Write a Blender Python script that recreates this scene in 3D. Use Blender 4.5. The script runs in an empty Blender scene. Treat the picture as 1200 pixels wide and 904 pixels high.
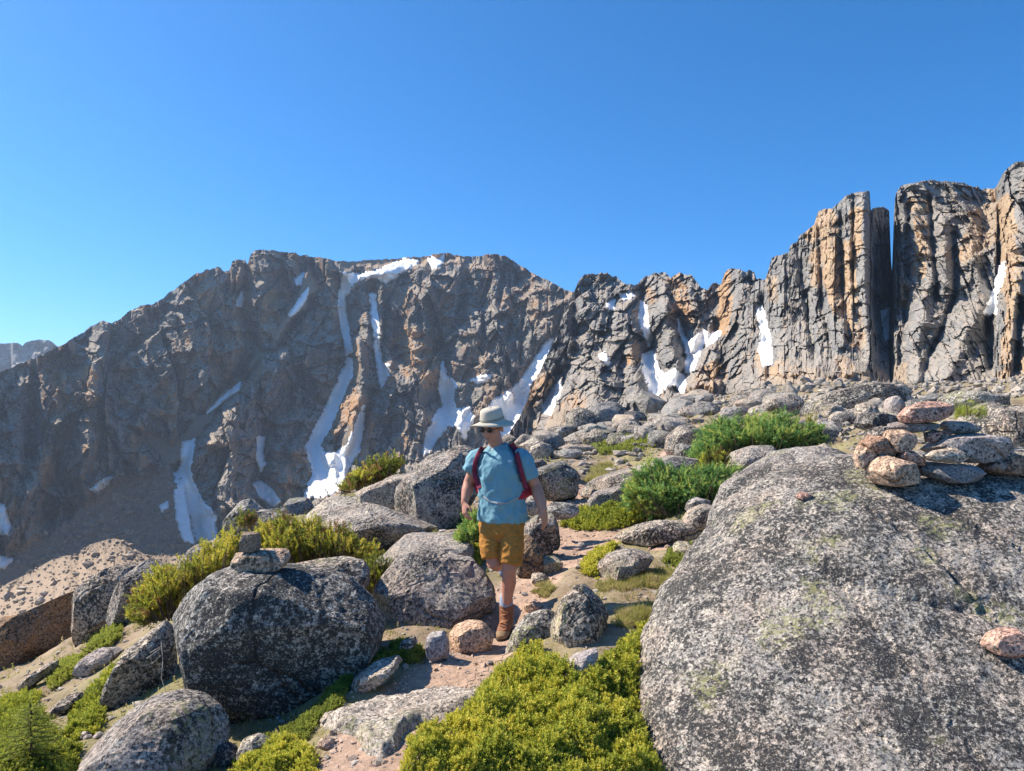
import bpy, bmesh, math, random
import numpy as np
from mathutils import Vector
from mathutils.bvhtree import BVHTree

S = bpy.context.scene
C = S.collection
F = 867.0            # focal length of the photograph in its own pixels; horizon at row 500

# ------------------------------------------------------------------ camera, sky, sun
cam = bpy.data.cameras.new('camera')
cam.sensor_width = 36.0
cam.lens = 36.0 * F / 1200.0
cam.shift_y = 48.0 / 1200.0
cam.clip_start = 0.05
cam.clip_end = 9000.0
camo = bpy.data.objects.new('camera', cam)
camo.rotation_euler = (math.radians(90), 0, 0)
C.objects.link(camo)
S.camera = camo

SUN_AZ = -75.0       # degrees from straight ahead (+Y), negative to the left
SUN_EL = 44.0
a_, e_ = math.radians(SUN_AZ), math.radians(SUN_EL)
SUN = Vector((math.sin(a_) * math.cos(e_), math.cos(a_) * math.cos(e_), math.sin(e_)))
w = bpy.data.worlds.new('World')
S.world = w
w.use_nodes = True
nt = w.node_tree
bg = nt.nodes['Background']
sky = nt.nodes.new('ShaderNodeTexSky')
sky.sky_type = 'NISHITA'
sky.sun_disc = False
sky.sun_elevation = e_
sky.sun_rotation = a_
sky.altitude = 1800
sky.air_density = 0.85
sky.dust_density = 1.5
sky.ozone_density = 9.0
hs = nt.nodes.new('ShaderNodeHueSaturation')      # the camera's saturated rendering of a deep mountain sky
hs.inputs['Saturation'].default_value = 1.2
hs.inputs['Hue'].default_value = 0.494
nt.links.new(sky.outputs[0], hs.inputs['Color'])
nt.links.new(hs.outputs[0], bg.inputs[0])
bg.inputs[1].default_value = 0.127
sl = bpy.data.lights.new('sun', 'SUN')
sl.energy = 5.0
sl.angle = math.radians(0.5)
sl.color = (1.0, 0.90, 0.76)
so = bpy.data.objects.new('sun', sl)
so.rotation_euler = SUN.to_track_quat('Z', 'Y').to_euler()
C.objects.link(so)
S.view_settings.view_transform = 'Standard'
S.view_settings.look = 'None'
S.view_settings.exposure = 0.86
S.view_settings.gamma = 1.0
S.cycles.max_bounces = 6
S.cycles.diffuse_bounces = 3
S.cycles.volume_bounces = 0
S.cycles.use_denoising = True

rng = np.random.default_rng(7)

# ------------------------------------------------------------------ helpers
def P(px, py, Y):
    px = np.asarray(px, float); py = np.asarray(py, float); Y = np.asarray(Y, float)
    px, py, Y = np.broadcast_arrays(px, py, Y)
    return np.stack([(px - 600) / F * Y, Y, (500 - py) / F * Y], -1)

def tag(o, label=None, cat=None, group=None, kind=None):
    if label: o['label'] = label
    if cat: o['category'] = cat
    if group: o['group'] = group
    if kind: o['kind'] = kind
    return o

def empty(name, loc=(0, 0, 0)):
    o = bpy.data.objects.new(name, None)
    o.location = loc
    C.objects.link(o)
    return o

def new_mesh(name, v, f, smooth=True, attrs=None):
    """v (n,3); f: (m,k) array or list of arrays"""
    v = np.asarray(v, np.float32)
    fs = f if isinstance(f, list) else [f]
    fs = [np.asarray(x, np.int32) for x in fs if len(x)]
    me = bpy.data.meshes.new(name)
    me.vertices.add(len(v))
    me.vertices.foreach_set('co', v.ravel())
    nl = sum(x.size for x in fs); npoly = sum(len(x) for x in fs)
    me.loops.add(nl)
    me.loops.foreach_set('vertex_index', np.concatenate([x.ravel() for x in fs]))
    me.polygons.add(npoly)
    tot = np.concatenate([np.full(len(x), x.shape[1], np.int32) for x in fs])
    st = np.concatenate([[0], np.cumsum(tot)[:-1]]).astype(np.int32)
    me.polygons.foreach_set('loop_start', st)
    me.polygons.foreach_set('use_smooth', np.full(npoly, smooth))
    if attrs:
        for k, a in attrs.items():
            at = me.attributes.new(k, 'FLOAT', 'POINT')
            at.data.foreach_set('value', np.asarray(a, np.float32).ravel())
    me.update(calc_edges=True)
    me.validate()
    return me

def obj(name, me, mat=None, parent=None, loc=None):
    o = bpy.data.objects.new(name, me)
    if mat is not None and len(me.materials) == 0: me.materials.append(mat)
    C.objects.link(o)
    if loc is not None: o.location = loc
    if parent is not None: o.parent = parent
    return o

def grid_faces(ny, nx):
    i = np.arange(ny * nx).reshape(ny, nx)
    return np.stack([i[:-1, :-1], i[:-1, 1:], i[1:, 1:], i[1:, :-1]], -1).reshape(-1, 4)

# ------------------------------------------------------------------ noise
def _h(ix, iy, iz, seed):
    h = (ix.astype(np.uint32) * np.uint32(374761393) + iy.astype(np.uint32) * np.uint32(668265263)
         + iz.astype(np.uint32) * np.uint32(2147483647) + np.uint32((seed * 974634777 + 12345) & 0xffffffff))
    h = (h ^ (h >> np.uint32(13))) * np.uint32(1274126177)
    h = (h ^ (h >> np.uint32(16))) * np.uint32(2246822519)
    return h ^ (h >> np.uint32(15))
_G = np.array([[1,1,0],[-1,1,0],[1,-1,0],[-1,-1,0],[1,0,1],[-1,0,1],[1,0,-1],[-1,0,-1],
               [0,1,1],[0,-1,1],[0,1,-1],[0,-1,-1],[1,1,0],[-1,1,0],[0,-1,1],[0,-1,-1]], np.float32)

def perlin(p, seed=0):
    p = np.asarray(p, np.float64)
    pi = np.floor(p).astype(np.int64)
    f = (p - pi).astype(np.float32)
    u = f * f * f * (f * (f * 6 - 15) + 10)
    out = 0
    for dx in (0, 1):
        wx = u[..., 0] if dx else 1 - u[..., 0]
        for dy in (0, 1):
            wy = u[..., 1] if dy else 1 - u[..., 1]
            for dz in (0, 1):
                wz = u[..., 2] if dz else 1 - u[..., 2]
                g = _G[_h(pi[..., 0] + dx, pi[..., 1] + dy, pi[..., 2] + dz, seed) & np.uint32(15)]
                d = g[..., 0] * (f[..., 0] - dx) + g[..., 1] * (f[..., 1] - dy) + g[..., 2] * (f[..., 2] - dz)
                out = out + d * wx * wy * wz
    return out

def fbm(p, octv=4, gain=0.5, seed=0, ridged=False):
    p = np.asarray(p, np.float64)
    o = 0; a = 1.0; t = 0
    for k in range(octv):
        n = perlin(p * (2.03 ** k) + 17.3 * k, seed + k)
        if ridged: n = 1 - 2 * np.abs(n)
        o = o + a * n; t += a; a *= gain
    return o / t

def worley2(x, y, seed=0):
    """cellular pattern: F1, F2, random value of the cell"""
    ix = np.floor(x).astype(np.int64); iy = np.floor(y).astype(np.int64)
    f1 = np.full(x.shape, 9.0, np.float32); f2 = f1.copy(); cid = np.zeros(x.shape, np.float32)
    z = np.zeros_like(ix)
    for dx in (-1, 0, 1):
        for dy in (-1, 0, 1):
            h = _h(ix + dx, iy + dy, z, seed)
            jx = (h & np.uint32(1023)).astype(np.float32) / 1023; jy = ((h >> np.uint32(10)) & np.uint32(1023)).astype(np.float32) / 1023
            r = ((h >> np.uint32(20)) & np.uint32(1023)).astype(np.float32) / 1023
            d = np.hypot(ix + dx + jx - x, iy + dy + jy - y).astype(np.float32)
            c = d < f1
            f2 = np.where(c, f1, np.minimum(f2, d)); cid = np.where(c, r, cid); f1 = np.where(c, d, f1)
    return f1, f2, cid

def facets(x, y, seed=0, grad=1.0, rot=0.0):
    """broken rock: every cell is a plane of its own height and tilt"""
    c_, s_ = math.cos(rot), math.sin(rot); x, y = c_ * x - s_ * y, s_ * x + c_ * y
    ix = np.floor(x).astype(np.int64); iy = np.floor(y).astype(np.int64)
    f1 = np.full(x.shape, 9.0, np.float32); f2 = f1.copy(); val = np.zeros(x.shape, np.float32); z = np.zeros_like(ix)
    for dx in (-1, 0, 1):
        for dy in (-1, 0, 1):
            h = _h(ix + dx, iy + dy, z, seed); h2 = _h(ix + dx, iy + dy, z, seed + 501)
            ox = (ix + dx + (h & np.uint32(1023)) / 1023.0 - x).astype(np.float32); oy = (iy + dy + ((h >> np.uint32(10)) & np.uint32(1023)) / 1023.0 - y).astype(np.float32)
            r = (h >> np.uint32(20)) / 4095.0 - 0.5
            gx = (h2 & np.uint32(1023)) / 511.5 - 1; gy = ((h2 >> np.uint32(10)) & np.uint32(1023)) / 511.5 - 1
            d = np.hypot(ox, oy); v = (r + grad * (gx * ox + gy * oy)).astype(np.float32)
            c = d < f1
            f2 = np.where(c, f1, np.minimum(f2, d)); val = np.where(c, v, val); f1 = np.where(c, d, f1)
    return val, f2 - f1

def blocks(x, y, seed=0, grad=1.0, rot=0.0):
    """jointed rock: upright rectangular blocks of irregular width and height"""
    c_, s_ = math.cos(rot), math.sin(rot); x, y = c_ * x - s_ * y, s_ * x + c_ * y
    x = x + 0.42 * perlin(np.stack([x * 0.9, 0 * x + seed, 0 * x], -1), seed)
    ix = np.floor(x).astype(np.int64); z = np.zeros_like(ix)
    h0 = _h(ix, z, z, seed + 11) / 4294967295.0
    y = y * (0.7 + 0.7 * h0) + 7 * h0; y = y + 0.4 * perlin(np.stack([y * 0.9, ix * 3.7, 0 * x], -1), seed + 2)
    iy = np.floor(y).astype(np.int64); fx = x - ix - .5; fy = y - iy - .5
    h = _h(ix, iy, z, seed + 21); h2 = _h(ix, iy, z, seed + 31)
    r = (h & np.uint32(4095)) / 4095.0 - 0.5; gx = (h2 & np.uint32(1023)) / 511.5 - 1; gy = ((h2 >> np.uint32(10)) & np.uint32(1023)) / 511.5 - 1
    return (0.6 * r + 0.55 * (h0 - 0.5) + 0.5 * grad * (gx * fx + gy * fy)), np.minimum(.5 - np.abs(fx), .5 - np.abs(fy)) * 1.2

def smooth01(x): 
    x = np.clip(x, 0, 1); return x * x * (3 - 2 * x)

def seg_dist(px, py, pts):
    """distance of points to a polyline, and the position (0..1) along it"""
    best = np.full(np.shape(px), 1e9); par = np.zeros(np.shape(px)); n = max(len(pts) - 1, 1)
    if len(pts) == 1: return np.hypot(px - pts[0][0], py - pts[0][1]), par
    for k, ((x0, y0), (x1, y1)) in enumerate(zip(pts[:-1], pts[1:])):
        dx, dy = x1 - x0, y1 - y0
        t = np.clip(((px - x0) * dx + (py - y0) * dy) / (dx * dx + dy * dy + 1e-9), 0, 1)
        d = np.hypot(px - x0 - t * dx, py - y0 - t * dy)
        par = np.where(d < best, (k + t) / n, par); best = np.minimum(best, d)
    return best, par

def inside(px, py, poly):
    r = np.zeros(np.shape(px), bool); n = len(poly)
    for i in range(n):
        x0, y0 = poly[i]; x1, y1 = poly[(i + 1) % n]
        if y0 == y1: continue
        c = ((y0 > py) != (y1 > py)) & (px < (x1 - x0) * (py - y0) / (y1 - y0) + x0)
        r ^= c
    return r

def sdist(px, py, poly):
    d, _ = seg_dist(px, py, list(poly) + [poly[0]])
    return np.where(inside(px, py, poly), d, -d)

def blur(a, r):
    k = np.exp(-0.5 * (np.arange(-2 * r, 2 * r + 1) / r) ** 2); k /= k.sum()
    b = np.pad(a, ((2 * r, 2 * r), (0, 0)), 'edge')
    b = sum(k[i] * b[i:i + a.shape[0]] for i in range(len(k)))
    b = np.pad(b, ((0, 0), (2 * r, 2 * r)), 'edge')
    return sum(k[i] * b[:, i:i + a.shape[1]] for i in range(len(k)))

# ------------------------------------------------------------------ materials
class NT:
    def __init__(s, name, rough=0.9, spec=0.2):
        s.m = bpy.data.materials.new(name); s.m.use_nodes = True
        s.t = s.m.node_tree; s.b = s.t.nodes['Principled BSDF']
        s.b.inputs['Roughness'].default_value = rough
        s.b.inputs['Specular IOR Level'].default_value = spec
    def n(s, typ, **kw):
        x = s.t.nodes.new(typ)
        for k, v in kw.items(): setattr(x, k, v)
        return x
    def link(s, a, b): s.t.links.new(a, b)
    def val(s, sock, v):
        if isinstance(v, (int, float)): sock.default_value = v
        elif isinstance(v, (tuple, list)): sock.default_value = (*v, 1) if len(v) == 3 and sock.type == 'RGBA' else v
        else: s.link(v, sock)
    def coord(s, kind='Object', scale=(1, 1, 1), rand=False, rot=(0, 0, 0)):
        if kind == 'Position': c = s.n('ShaderNodeNewGeometry').outputs['Position']
        else: c = s.n('ShaderNodeTexCoord').outputs[kind]
        if rand:
            r = s.n('ShaderNodeObjectInfo').outputs['Random']
            m = s.n('ShaderNodeMath', operation='MULTIPLY'); s.link(r, m.inputs[0]); m.inputs[1].default_value = 37.0
            v = s.n('ShaderNodeVectorMath', operation='ADD'); s.link(c, v.inputs[0]); s.link(m.outputs[0], v.inputs[1]); c = v.outputs[0]
        if scale != (1, 1, 1) or rot != (0, 0, 0):
            mp = s.n('ShaderNodeMapping'); mp.inputs['Scale'].default_value = scale; mp.inputs['Rotation'].default_value = rot
            s.link(c, mp.inputs[0]); c = mp.outputs[0]
        return c
    def noise(s, c, scale, detail=4, rough=0.55, dist=0.0):
        x = s.n('ShaderNodeTexNoise'); s.link(c, x.inputs['Vector'])
        x.inputs['Scale'].default_value = scale; x.inputs['Detail'].default_value = detail
        x.inputs['Roughness'].default_value = rough; x.inputs['Distortion'].default_value = dist
        return x.outputs['Fac']
    def voro(s, c, scale, out='Distance', feature='F1'):
        x = s.n('ShaderNodeTexVoronoi', feature=feature); s.link(c, x.inputs['Vector']); x.inputs['Scale'].default_value = scale
        return x.outputs[out]
    def ramp(s, fac, stops, interp='LINEAR'):
        r = s.n('ShaderNodeValToRGB'); r.color_ramp.interpolation = interp
        e = r.color_ramp.elements
        while len(e) < len(stops): e.new(0.5)
        for q, (p_, c_) in zip(e, stops):
            q.position = p_; q.color = (*c_, 1) if isinstance(c_, tuple) else (c_, c_, c_, 1)
        s.val(r.inputs[0], fac); return r.outputs[0]
    def mix(s, fac, a, b, blend='MIX'):
        x = s.n('ShaderNodeMix', data_type='RGBA', blend_type=blend)
        s.val(x.inputs[0], fac); s.val(x.inputs[6], a); s.val(x.inputs[7], b); return x.outputs[2]
    def math(s, op, a, b=0.0, c=None):
        x = s.n('ShaderNodeMath', operation=op); s.val(x.inputs[0], a); s.val(x.inputs[1], b)
        if c is not None: s.val(x.inputs[2], c)
        return x.outputs[0]
    def attr(s, name): return s.n('ShaderNodeAttribute', attribute_name=name).outputs['Fac']
    def bump(s, h, strength=0.5, dist=0.02, prev=None):
        x = s.n('ShaderNodeBump'); x.inputs['Strength'].default_value = strength; x.inputs['Distance'].default_value = dist
        s.link(h, x.inputs['Height'])
        if prev is not None: s.link(prev, x.inputs['Normal'])
        return x.outputs[0]
    def done(s, col, normal=None):
        s.val(s.b.inputs['Base Color'], col)
        if normal is not None: s.link(normal, s.b.inputs['Normal'])
        return s.m

def granite(name, light=(0.52, 0.45, 0.37), mid=(0.26, 0.245, 0.23), warm=(0.40, 0.29, 0.22), lichen=0.5, scale=1.0, warmth=0.5, green=0.5, grainy=1.0, crack=0.5):
    """speckled granite with crusts of black, grey and yellow-green lichen"""
    m = NT(name, 0.92, 0.15)
    c = m.coord('Object', rand=True)
    grain = m.voro(c, 62 * scale, 'Color')
    g = m.ramp(grain, [(0.16, 0.10), (0.30, 0.55), (0.55, 1.0), (0.85, 1.65)])
    rnd = m.n('ShaderNodeObjectInfo').outputs['Random']
    big = m.noise(c, 1.6 * scale, 3, 0.6)
    tone = m.noise(c, 9 * scale, 5, 0.65)
    base = m.mix(m.ramp(tone, [(0.36, 0.0), (0.62, 1.0)]), mid, light)
    wm = m.math('MULTIPLY', m.ramp(m.noise(c, 2.3 * scale, 4, 0.6), [(0.42, 0.0), (0.66, 1.0)]), warmth)
    base = m.mix(wm, base, warm)
    base = m.mix(grainy * 0.75, base, g, 'MULTIPLY')
    # black lichen: clumps of small crusts gathered in larger patches
    k = m.noise(c, 30 * scale, 7, 0.72)
    k2 = m.math('ADD', k, m.math('MULTIPLY', m.math('SUBTRACT', m.math('ADD', m.math('MULTIPLY', big, 0.6), m.math('MULTIPLY', m.noise(c, 6.5 * scale, 4, 0.6), 0.4)), 0.5), 0.85))
    k2 = m.math('ADD', k2, m.math('MULTIPLY', m.math('SUBTRACT', rnd, 0.5), 0.13))
    th = 0.60 - 0.16 * lichen
    blk = m.ramp(k2, [(th, 0.0), (th + 0.055, 1.0)])
    col = m.mix(m.math('MULTIPLY', blk, 0.93), base, (0.030, 0.031, 0.034))
    sp = m.noise(c, 85 * scale, 3, 0.6)
    col = m.mix(m.math('MULTIPLY', m.ramp(sp, [(0.56, 0.0), (0.62, 1.0)]), 0.8), col, (0.035, 0.035, 0.037))
    col = m.mix(m.math('MULTIPLY', m.ramp(sp, [(0.34, 1.0), (0.41, 0.0)]), 0.55), col, (0.60, 0.57, 0.52))
    gl = m.noise(c, 13 * scale, 6, 0.7, 0.4)
    pale = m.ramp(gl, [(0.60, 0.0), (0.66, 1.0)])
    col = m.mix(m.math('MULTIPLY', pale, 0.55), col, (0.42, 0.42, 0.38))
    yl = m.math('MULTIPLY', m.ramp(m.noise(c, 1.9 * scale, 2, 0.5), [(0.60, 0.0), (0.68, 1.0)]), m.ramp(m.noise(c, 24 * scale, 5, 0.7), [(0.47, 0.0), (0.56, 1.0)]))
    col = m.mix(m.math('MULTIPLY', yl, green), col, (0.36, 0.36, 0.16))
    col = m.mix(1.0, col, m.ramp(m.math('FRACT', m.math('MULTIPLY', rnd, 7.31)), [(0.0, (0.80, 0.80, 0.82)), (0.5, (1.0, 0.98, 0.95)), (1.0, (1.12, 1.06, 0.98))]), 'MULTIPLY')
    wv = m.n('ShaderNodeVectorMath', operation='ADD'); nz_ = m.n('ShaderNodeTexNoise'); m.link(c, nz_.inputs['Vector']); nz_.inputs['Scale'].default_value = 2.5 * scale
    sc_ = m.n('ShaderNodeVectorMath', operation='SCALE'); m.link(nz_.outputs['Color'], sc_.inputs[0]); sc_.inputs['Scale'].default_value = 0.22 / scale; m.link(c, wv.inputs[0]); m.link(sc_.outputs[0], wv.inputs[1])
    ck = m.voro(wv.outputs[0], 0.55 * scale, 'Distance', 'DISTANCE_TO_EDGE')
    ck = m.math('MULTIPLY', m.ramp(ck, [(0.0, 1.0), (0.008, 0.0)]), m.ramp(m.noise(c, 1.1 * scale, 2, .5), [(0.46, 0.0), (0.56, 1.0)]))
    col = m.mix(m.math('MULTIPLY', ck, crack), col, (0.06, 0.055, 0.05))
    hgt = m.math('ADD', m.math('MULTIPLY', k, 0.7), m.math('MULTIPLY', m.noise(c, 55 * scale, 4, 0.7), 0.5))
    nb = m.bump(hgt, 0.75, 0.022 / scale)
    nb = m.bump(m.noise(c, 5 * scale, 6, 0.62), 0.55, 0.08 / scale, nb)
    nb = m.bump(m.math('MULTIPLY', ck, -1.0), 1.5 * crack, 0.05 / scale, nb)
    return m.done(col, nb)

M = {}
M['granite'] = granite('lichened_granite')
M['granite_pale'] = granite('pale_granite', lichen=0.38, warmth=0.55)
M['granite_giant'] = granite('giant_boulder_granite', light=(0.43, 0.395, 0.35), mid=(0.215, 0.21, 0.205), lichen=0.80, scale=1.2, warmth=0.35, green=0.5, crack=0.0)
M['granite_dark'] = granite('dark_lichened_granite', light=(0.40, 0.39, 0.365), mid=(0.22, 0.22, 0.215), lichen=0.62, warmth=0.3)
M['granite_brown'] = granite('brown_stained_rock', light=(0.30, 0.20, 0.12), mid=(0.20, 0.13, 0.08), warm=(0.34, 0.19, 0.09), lichen=0.42, warmth=0.9, green=0.0)
M['granite_far'] = granite('weathered_granite', light=(0.44, 0.41, 0.36), mid=(0.27, 0.26, 0.245), lichen=0.38, scale=0.45, warmth=0.4, green=0.4)
M['stone_pink'] = granite('pink_granite', light=(0.56, 0.36, 0.28), mid=(0.43, 0.25, 0.20), warm=(0.50, 0.27, 0.20), lichen=0.05, warmth=0.6, green=0.1)
M['stone_tan'] = granite('tan_granite', light=(0.55, 0.40, 0.30), mid=(0.41, 0.29, 0.215), warm=(0.50, 0.31, 0.21), lichen=0.0, warmth=0.6, green=0.1)
M['stone_cream'] = granite('cream_granite', light=(0.58, 0.51, 0.42), mid=(0.42, 0.36, 0.30), lichen=0.05, warmth=0.4, green=0.4)
M['stone_slate'] = granite('slate_grey_stone', light=(0.36, 0.33, 0.32), mid=(0.25, 0.24, 0.24), warm=(0.36, 0.26, 0.20), lichen=0.0, warmth=0.5, green=0.1, grainy=0.5)
M['stone_lilac'] = granite('lilac_grey_granite', light=(0.47, 0.42, 0.41), mid=(0.34, 0.31, 0.31), lichen=0.05, warmth=0.3, green=0.2, grainy=0.6)
M['stone_umber'] = granite('dark_umber_stone', light=(0.24, 0.19, 0.15), mid=(0.16, 0.13, 0.105), warm=(0.24, 0.165, 0.115), lichen=0.0, warmth=0.5, green=0.0, grainy=0.5, crack=0.0)
M['stone_rust'] = granite('rust_brown_stone', light=(0.40, 0.25, 0.17), mid=(0.28, 0.18, 0.13), warm=(0.40, 0.22, 0.13), lichen=0.05, warmth=0.5, green=0.0)

def cliff_mat(name, L=1.0, grey=(0.21, 0.215, 0.22), dark=(0.085, 0.088, 0.095), warm=(0.46, 0.28, 0.13), ledge=(0.40, 0.35, 0.29), scree=(0.34, 0.27, 0.20), wbias=0.0):
    m = NT(name, 0.95, 0.1)
    pos = m.coord('Position')
    st = m.coord('Position', (1, 1, 0.22))
    n1 = m.noise(st, 0.30 / L, 8, 0.66)
    n2 = m.noise(pos, 0.9 / L, 6, 0.68)
    col = m.mix(m.ramp(n1, [(0.34, 0.0), (0.62, 1.0)]), dark, grey)
    col = m.mix(m.ramp(n2, [(0.5, 0.0), (0.72, 0.6)]), col, (grey[0] * 1.3, grey[1] * 1.3, grey[2] * 1.28))
    # orange-brown weathering: streaks anywhere, strong where the rock is freshly broken
    ws = m.noise(st, 0.16 / L, 7, 0.68)
    wf = m.math('ADD', m.math('MULTIPLY', m.attr('warm'), 0.5), ws)
    wf = m.ramp(wf, [(0.56 - wbias, 0.0), (0.74 - wbias, 1.0)])
    wcol = m.mix(m.ramp(n2, [(0.32, 0.0), (0.60, 1.0)]), (0.30, 0.18, 0.10), warm)
    col = m.mix(m.math('MULTIPLY', wf, 0.9), col, wcol)
    # dust and gravel lying on ledges
    nz = m.n('ShaderNodeSeparateXYZ'); g = m.n('ShaderNodeNewGeometry'); m.link(g.outputs['Normal'], nz.inputs[0])
    lf = m.math('ADD', nz.outputs[2], m.math('MULTIPLY', m.math('SUBTRACT', n2, 0.5), 0.5))
    lf = m.ramp(lf, [(0.56, 0.0), (0.80, 1.0)])
    col = m.mix(m.math('MULTIPLY', lf, 0.8), col, ledge)
    sc = m.mix(m.noise(pos, 2.2 / L, 5, 0.7), (scree[0] * .55, scree[1] * .55, scree[2] * .55), (scree[0] * 1.3, scree[1] * 1.3, scree[2] * 1.3))
    col = m.mix(m.attr('scree'), col, sc)
    nb = m.bump(m.noise(m.coord('Position', (1, 1, 0.5)), 1.1 / L, 9, 0.68), 0.5, 0.5 * L)
    return m.done(col, nb)
M['mountain'] = cliff_mat('mountain_rock', 3.0, grey=(0.195, 0.182, 0.165), dark=(0.085, 0.08, 0.077), warm=(0.42, 0.245, 0.125), ledge=(0.36, 0.31, 0.25), scree=(0.27, 0.20, 0.145), wbias=0.085)
M['spire'] = cliff_mat('spire_rock', 1.5, grey=(0.245, 0.235, 0.22), dark=(0.115, 0.112, 0.112), warm=(0.44, 0.28, 0.15), ledge=(0.33, 0.285, 0.235))
M['cliff'] = cliff_mat('cliff_rock', 0.9, grey=(0.265, 0.255, 0.24), dark=(0.135, 0.133, 0.13), warm=(0.46, 0.34, 0.215), ledge=(0.33, 0.285, 0.235))
M['moraine'] = cliff_mat('moraine_rubble', 0.5, scree=(0.38, 0.29, 0.21))
M['ridge'] = cliff_mat('far_ridge_rock', 8.0)

m = NT('snow', 0.7, 0.3); c = m.coord('Position')
M['snow'] = m.done(m.mix(m.ramp(m.noise(c, 0.25, 7, 0.65), [(0.35, 0.0), (0.7, 1.0)]), (0.84, 0.83, 0.81), (0.95, 0.95, 0.95)), m.bump(m.noise(c, 0.8, 6, 0.7), 0.6, 0.5))

m = NT('mountain_soil', 0.95, 0.1); c = m.coord('Position')
d_ = m.noise(c, 3.0, 6, 0.65); d2 = m.noise(c, 22, 6, 0.7); d3 = m.noise(c, 0.8, 3, 0.6)
soil = m.mix(m.ramp(d_, [(0.35, 0.0), (0.65, 1.0)]), (0.20, 0.15, 0.095), (0.36, 0.275, 0.19))
soil = m.mix(m.ramp(d3, [(0.45, 0.0), (0.6, 0.7)]), soil, (0.25, 0.23, 0.10))
gr = m.voro(c, 40, 'Color')
soil = m.mix(m.ramp(d2, [(0.55, 0.0), (0.68, 0.8)]), soil, (0.36, 0.33, 0.29))
dirt = m.mix(m.ramp(d_, [(0.35, 0.0), (0.7, 1.0)]), (0.37, 0.25, 0.18), (0.53, 0.375, 0.28))
dirt = m.mix(0.35, dirt, m.ramp(gr, [(0.1, 0.45), (0.9, 1.4)]), 'MULTIPLY')
pf = m.math('ADD', m.attr('path'), m.math('MULTIPLY', m.math('SUBTRACT', d_, 0.5), 0.9))
col = m.mix(m.ramp(pf, [(0.35, 0.0), (0.6, 1.0)]), soil, dirt)
M['soil'] = m.done(col, m.bump(m.noise(c, 60, 5, 0.75), 0.5, 0.012, m.bump(d2, 0.7, 0.03)))

def leaf_mat(name, cols, trans=0.4):
    m = NT(name, 0.6, 0.25)
    t = m.attr('tint')
    col = m.ramp(t, [(i / (len(cols) - 1), c) for i, c in enumerate(cols)])
    m.b.inputs['Subsurface Weight'].default_value = 0.0
    bs = m.n('ShaderNodeBsdfTranslucent'); m.link(col, bs.inputs[0])
    mx = m.n('ShaderNodeMixShader'); mx.inputs[0].default_value = trans
    out = m.t.nodes['Material Output']
    m.link(m.b.outputs[0], mx.inputs[1]); m.link(bs.outputs[0], mx.inputs[2]); m.link(mx.outputs[0], out.inputs[0])
    return m.done(col)
M['heather'] = leaf_mat('heather_leaves', [(0.10, 0.075, 0.022), (0.155, 0.17, 0.03), (0.29, 0.335, 0.045), (0.48, 0.49, 0.063), (0.68, 0.60, 0.09)])
M['juniper'] = leaf_mat('juniper_needles', [(0.36, 0.17, 0.08), (0.15, 0.18, 0.03), (0.28, 0.30, 0.045), (0.55, 0.52, 0.06), (0.70, 0.58, 0.09)])
M['fir'] = leaf_mat('fir_needles', [(0.07, 0.13, 0.04), (0.13, 0.25, 0.07), (0.20, 0.36, 0.10), (0.36, 0.48, 0.11), (0.52, 0.54, 0.12)])
M['moss'] = leaf_mat('mat_plant_leaves', [(0.14, 0.13, 0.035), (0.19, 0.23, 0.05), (0.29, 0.33, 0.06), (0.42, 0.44, 0.08)])
M['grass'] = leaf_mat('grass_blades', [(0.17, 0.18, 0.04), (0.30, 0.31, 0.07), (0.42, 0.40, 0.12), (0.55, 0.46, 0.20), (0.55, 0.45, 0.28)])
def plain(name, col, rough=0.85, spec=0.2, var=0.15, scale=40, bump=0.0):
    m = NT(name, rough, spec); c = m.coord('Object')
    n = m.noise(c, scale, 5, 0.65)
    lo = tuple(x * (1 - var) for x in col); hi = tuple(min(1, x * (1 + var)) for x in col)
    return m.done(m.mix(m.ramp(n, [(0.3, 0.0), (0.7, 1.0)]), lo, hi), m.bump(n, bump, 0.01) if bump else None)
M['twig'] = plain('woody_twigs', (0.10, 0.07, 0.045))
M['dead_twig'] = plain('bleached_twigs', (0.38, 0.35, 0.32))
M['pebble'] = plain('pebbles', (0.34, 0.30, 0.26), var=0.6, scale=3)
M['trail_pebble'] = plain('trail_pebbles', (0.42, 0.31, 0.24), var=.55, scale=4)
M['scree_stone'] = plain('scree_stones', (0.25, 0.20, 0.155), var=.45, scale=.3)
M['talus'] = plain('talus_blocks', (0.30, 0.26, 0.215), var=0.55, scale=0.6)
M['moraine_stone'] = plain('moraine_stones', (0.37, 0.30, 0.235), var=0.35, scale=0.8)

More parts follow.
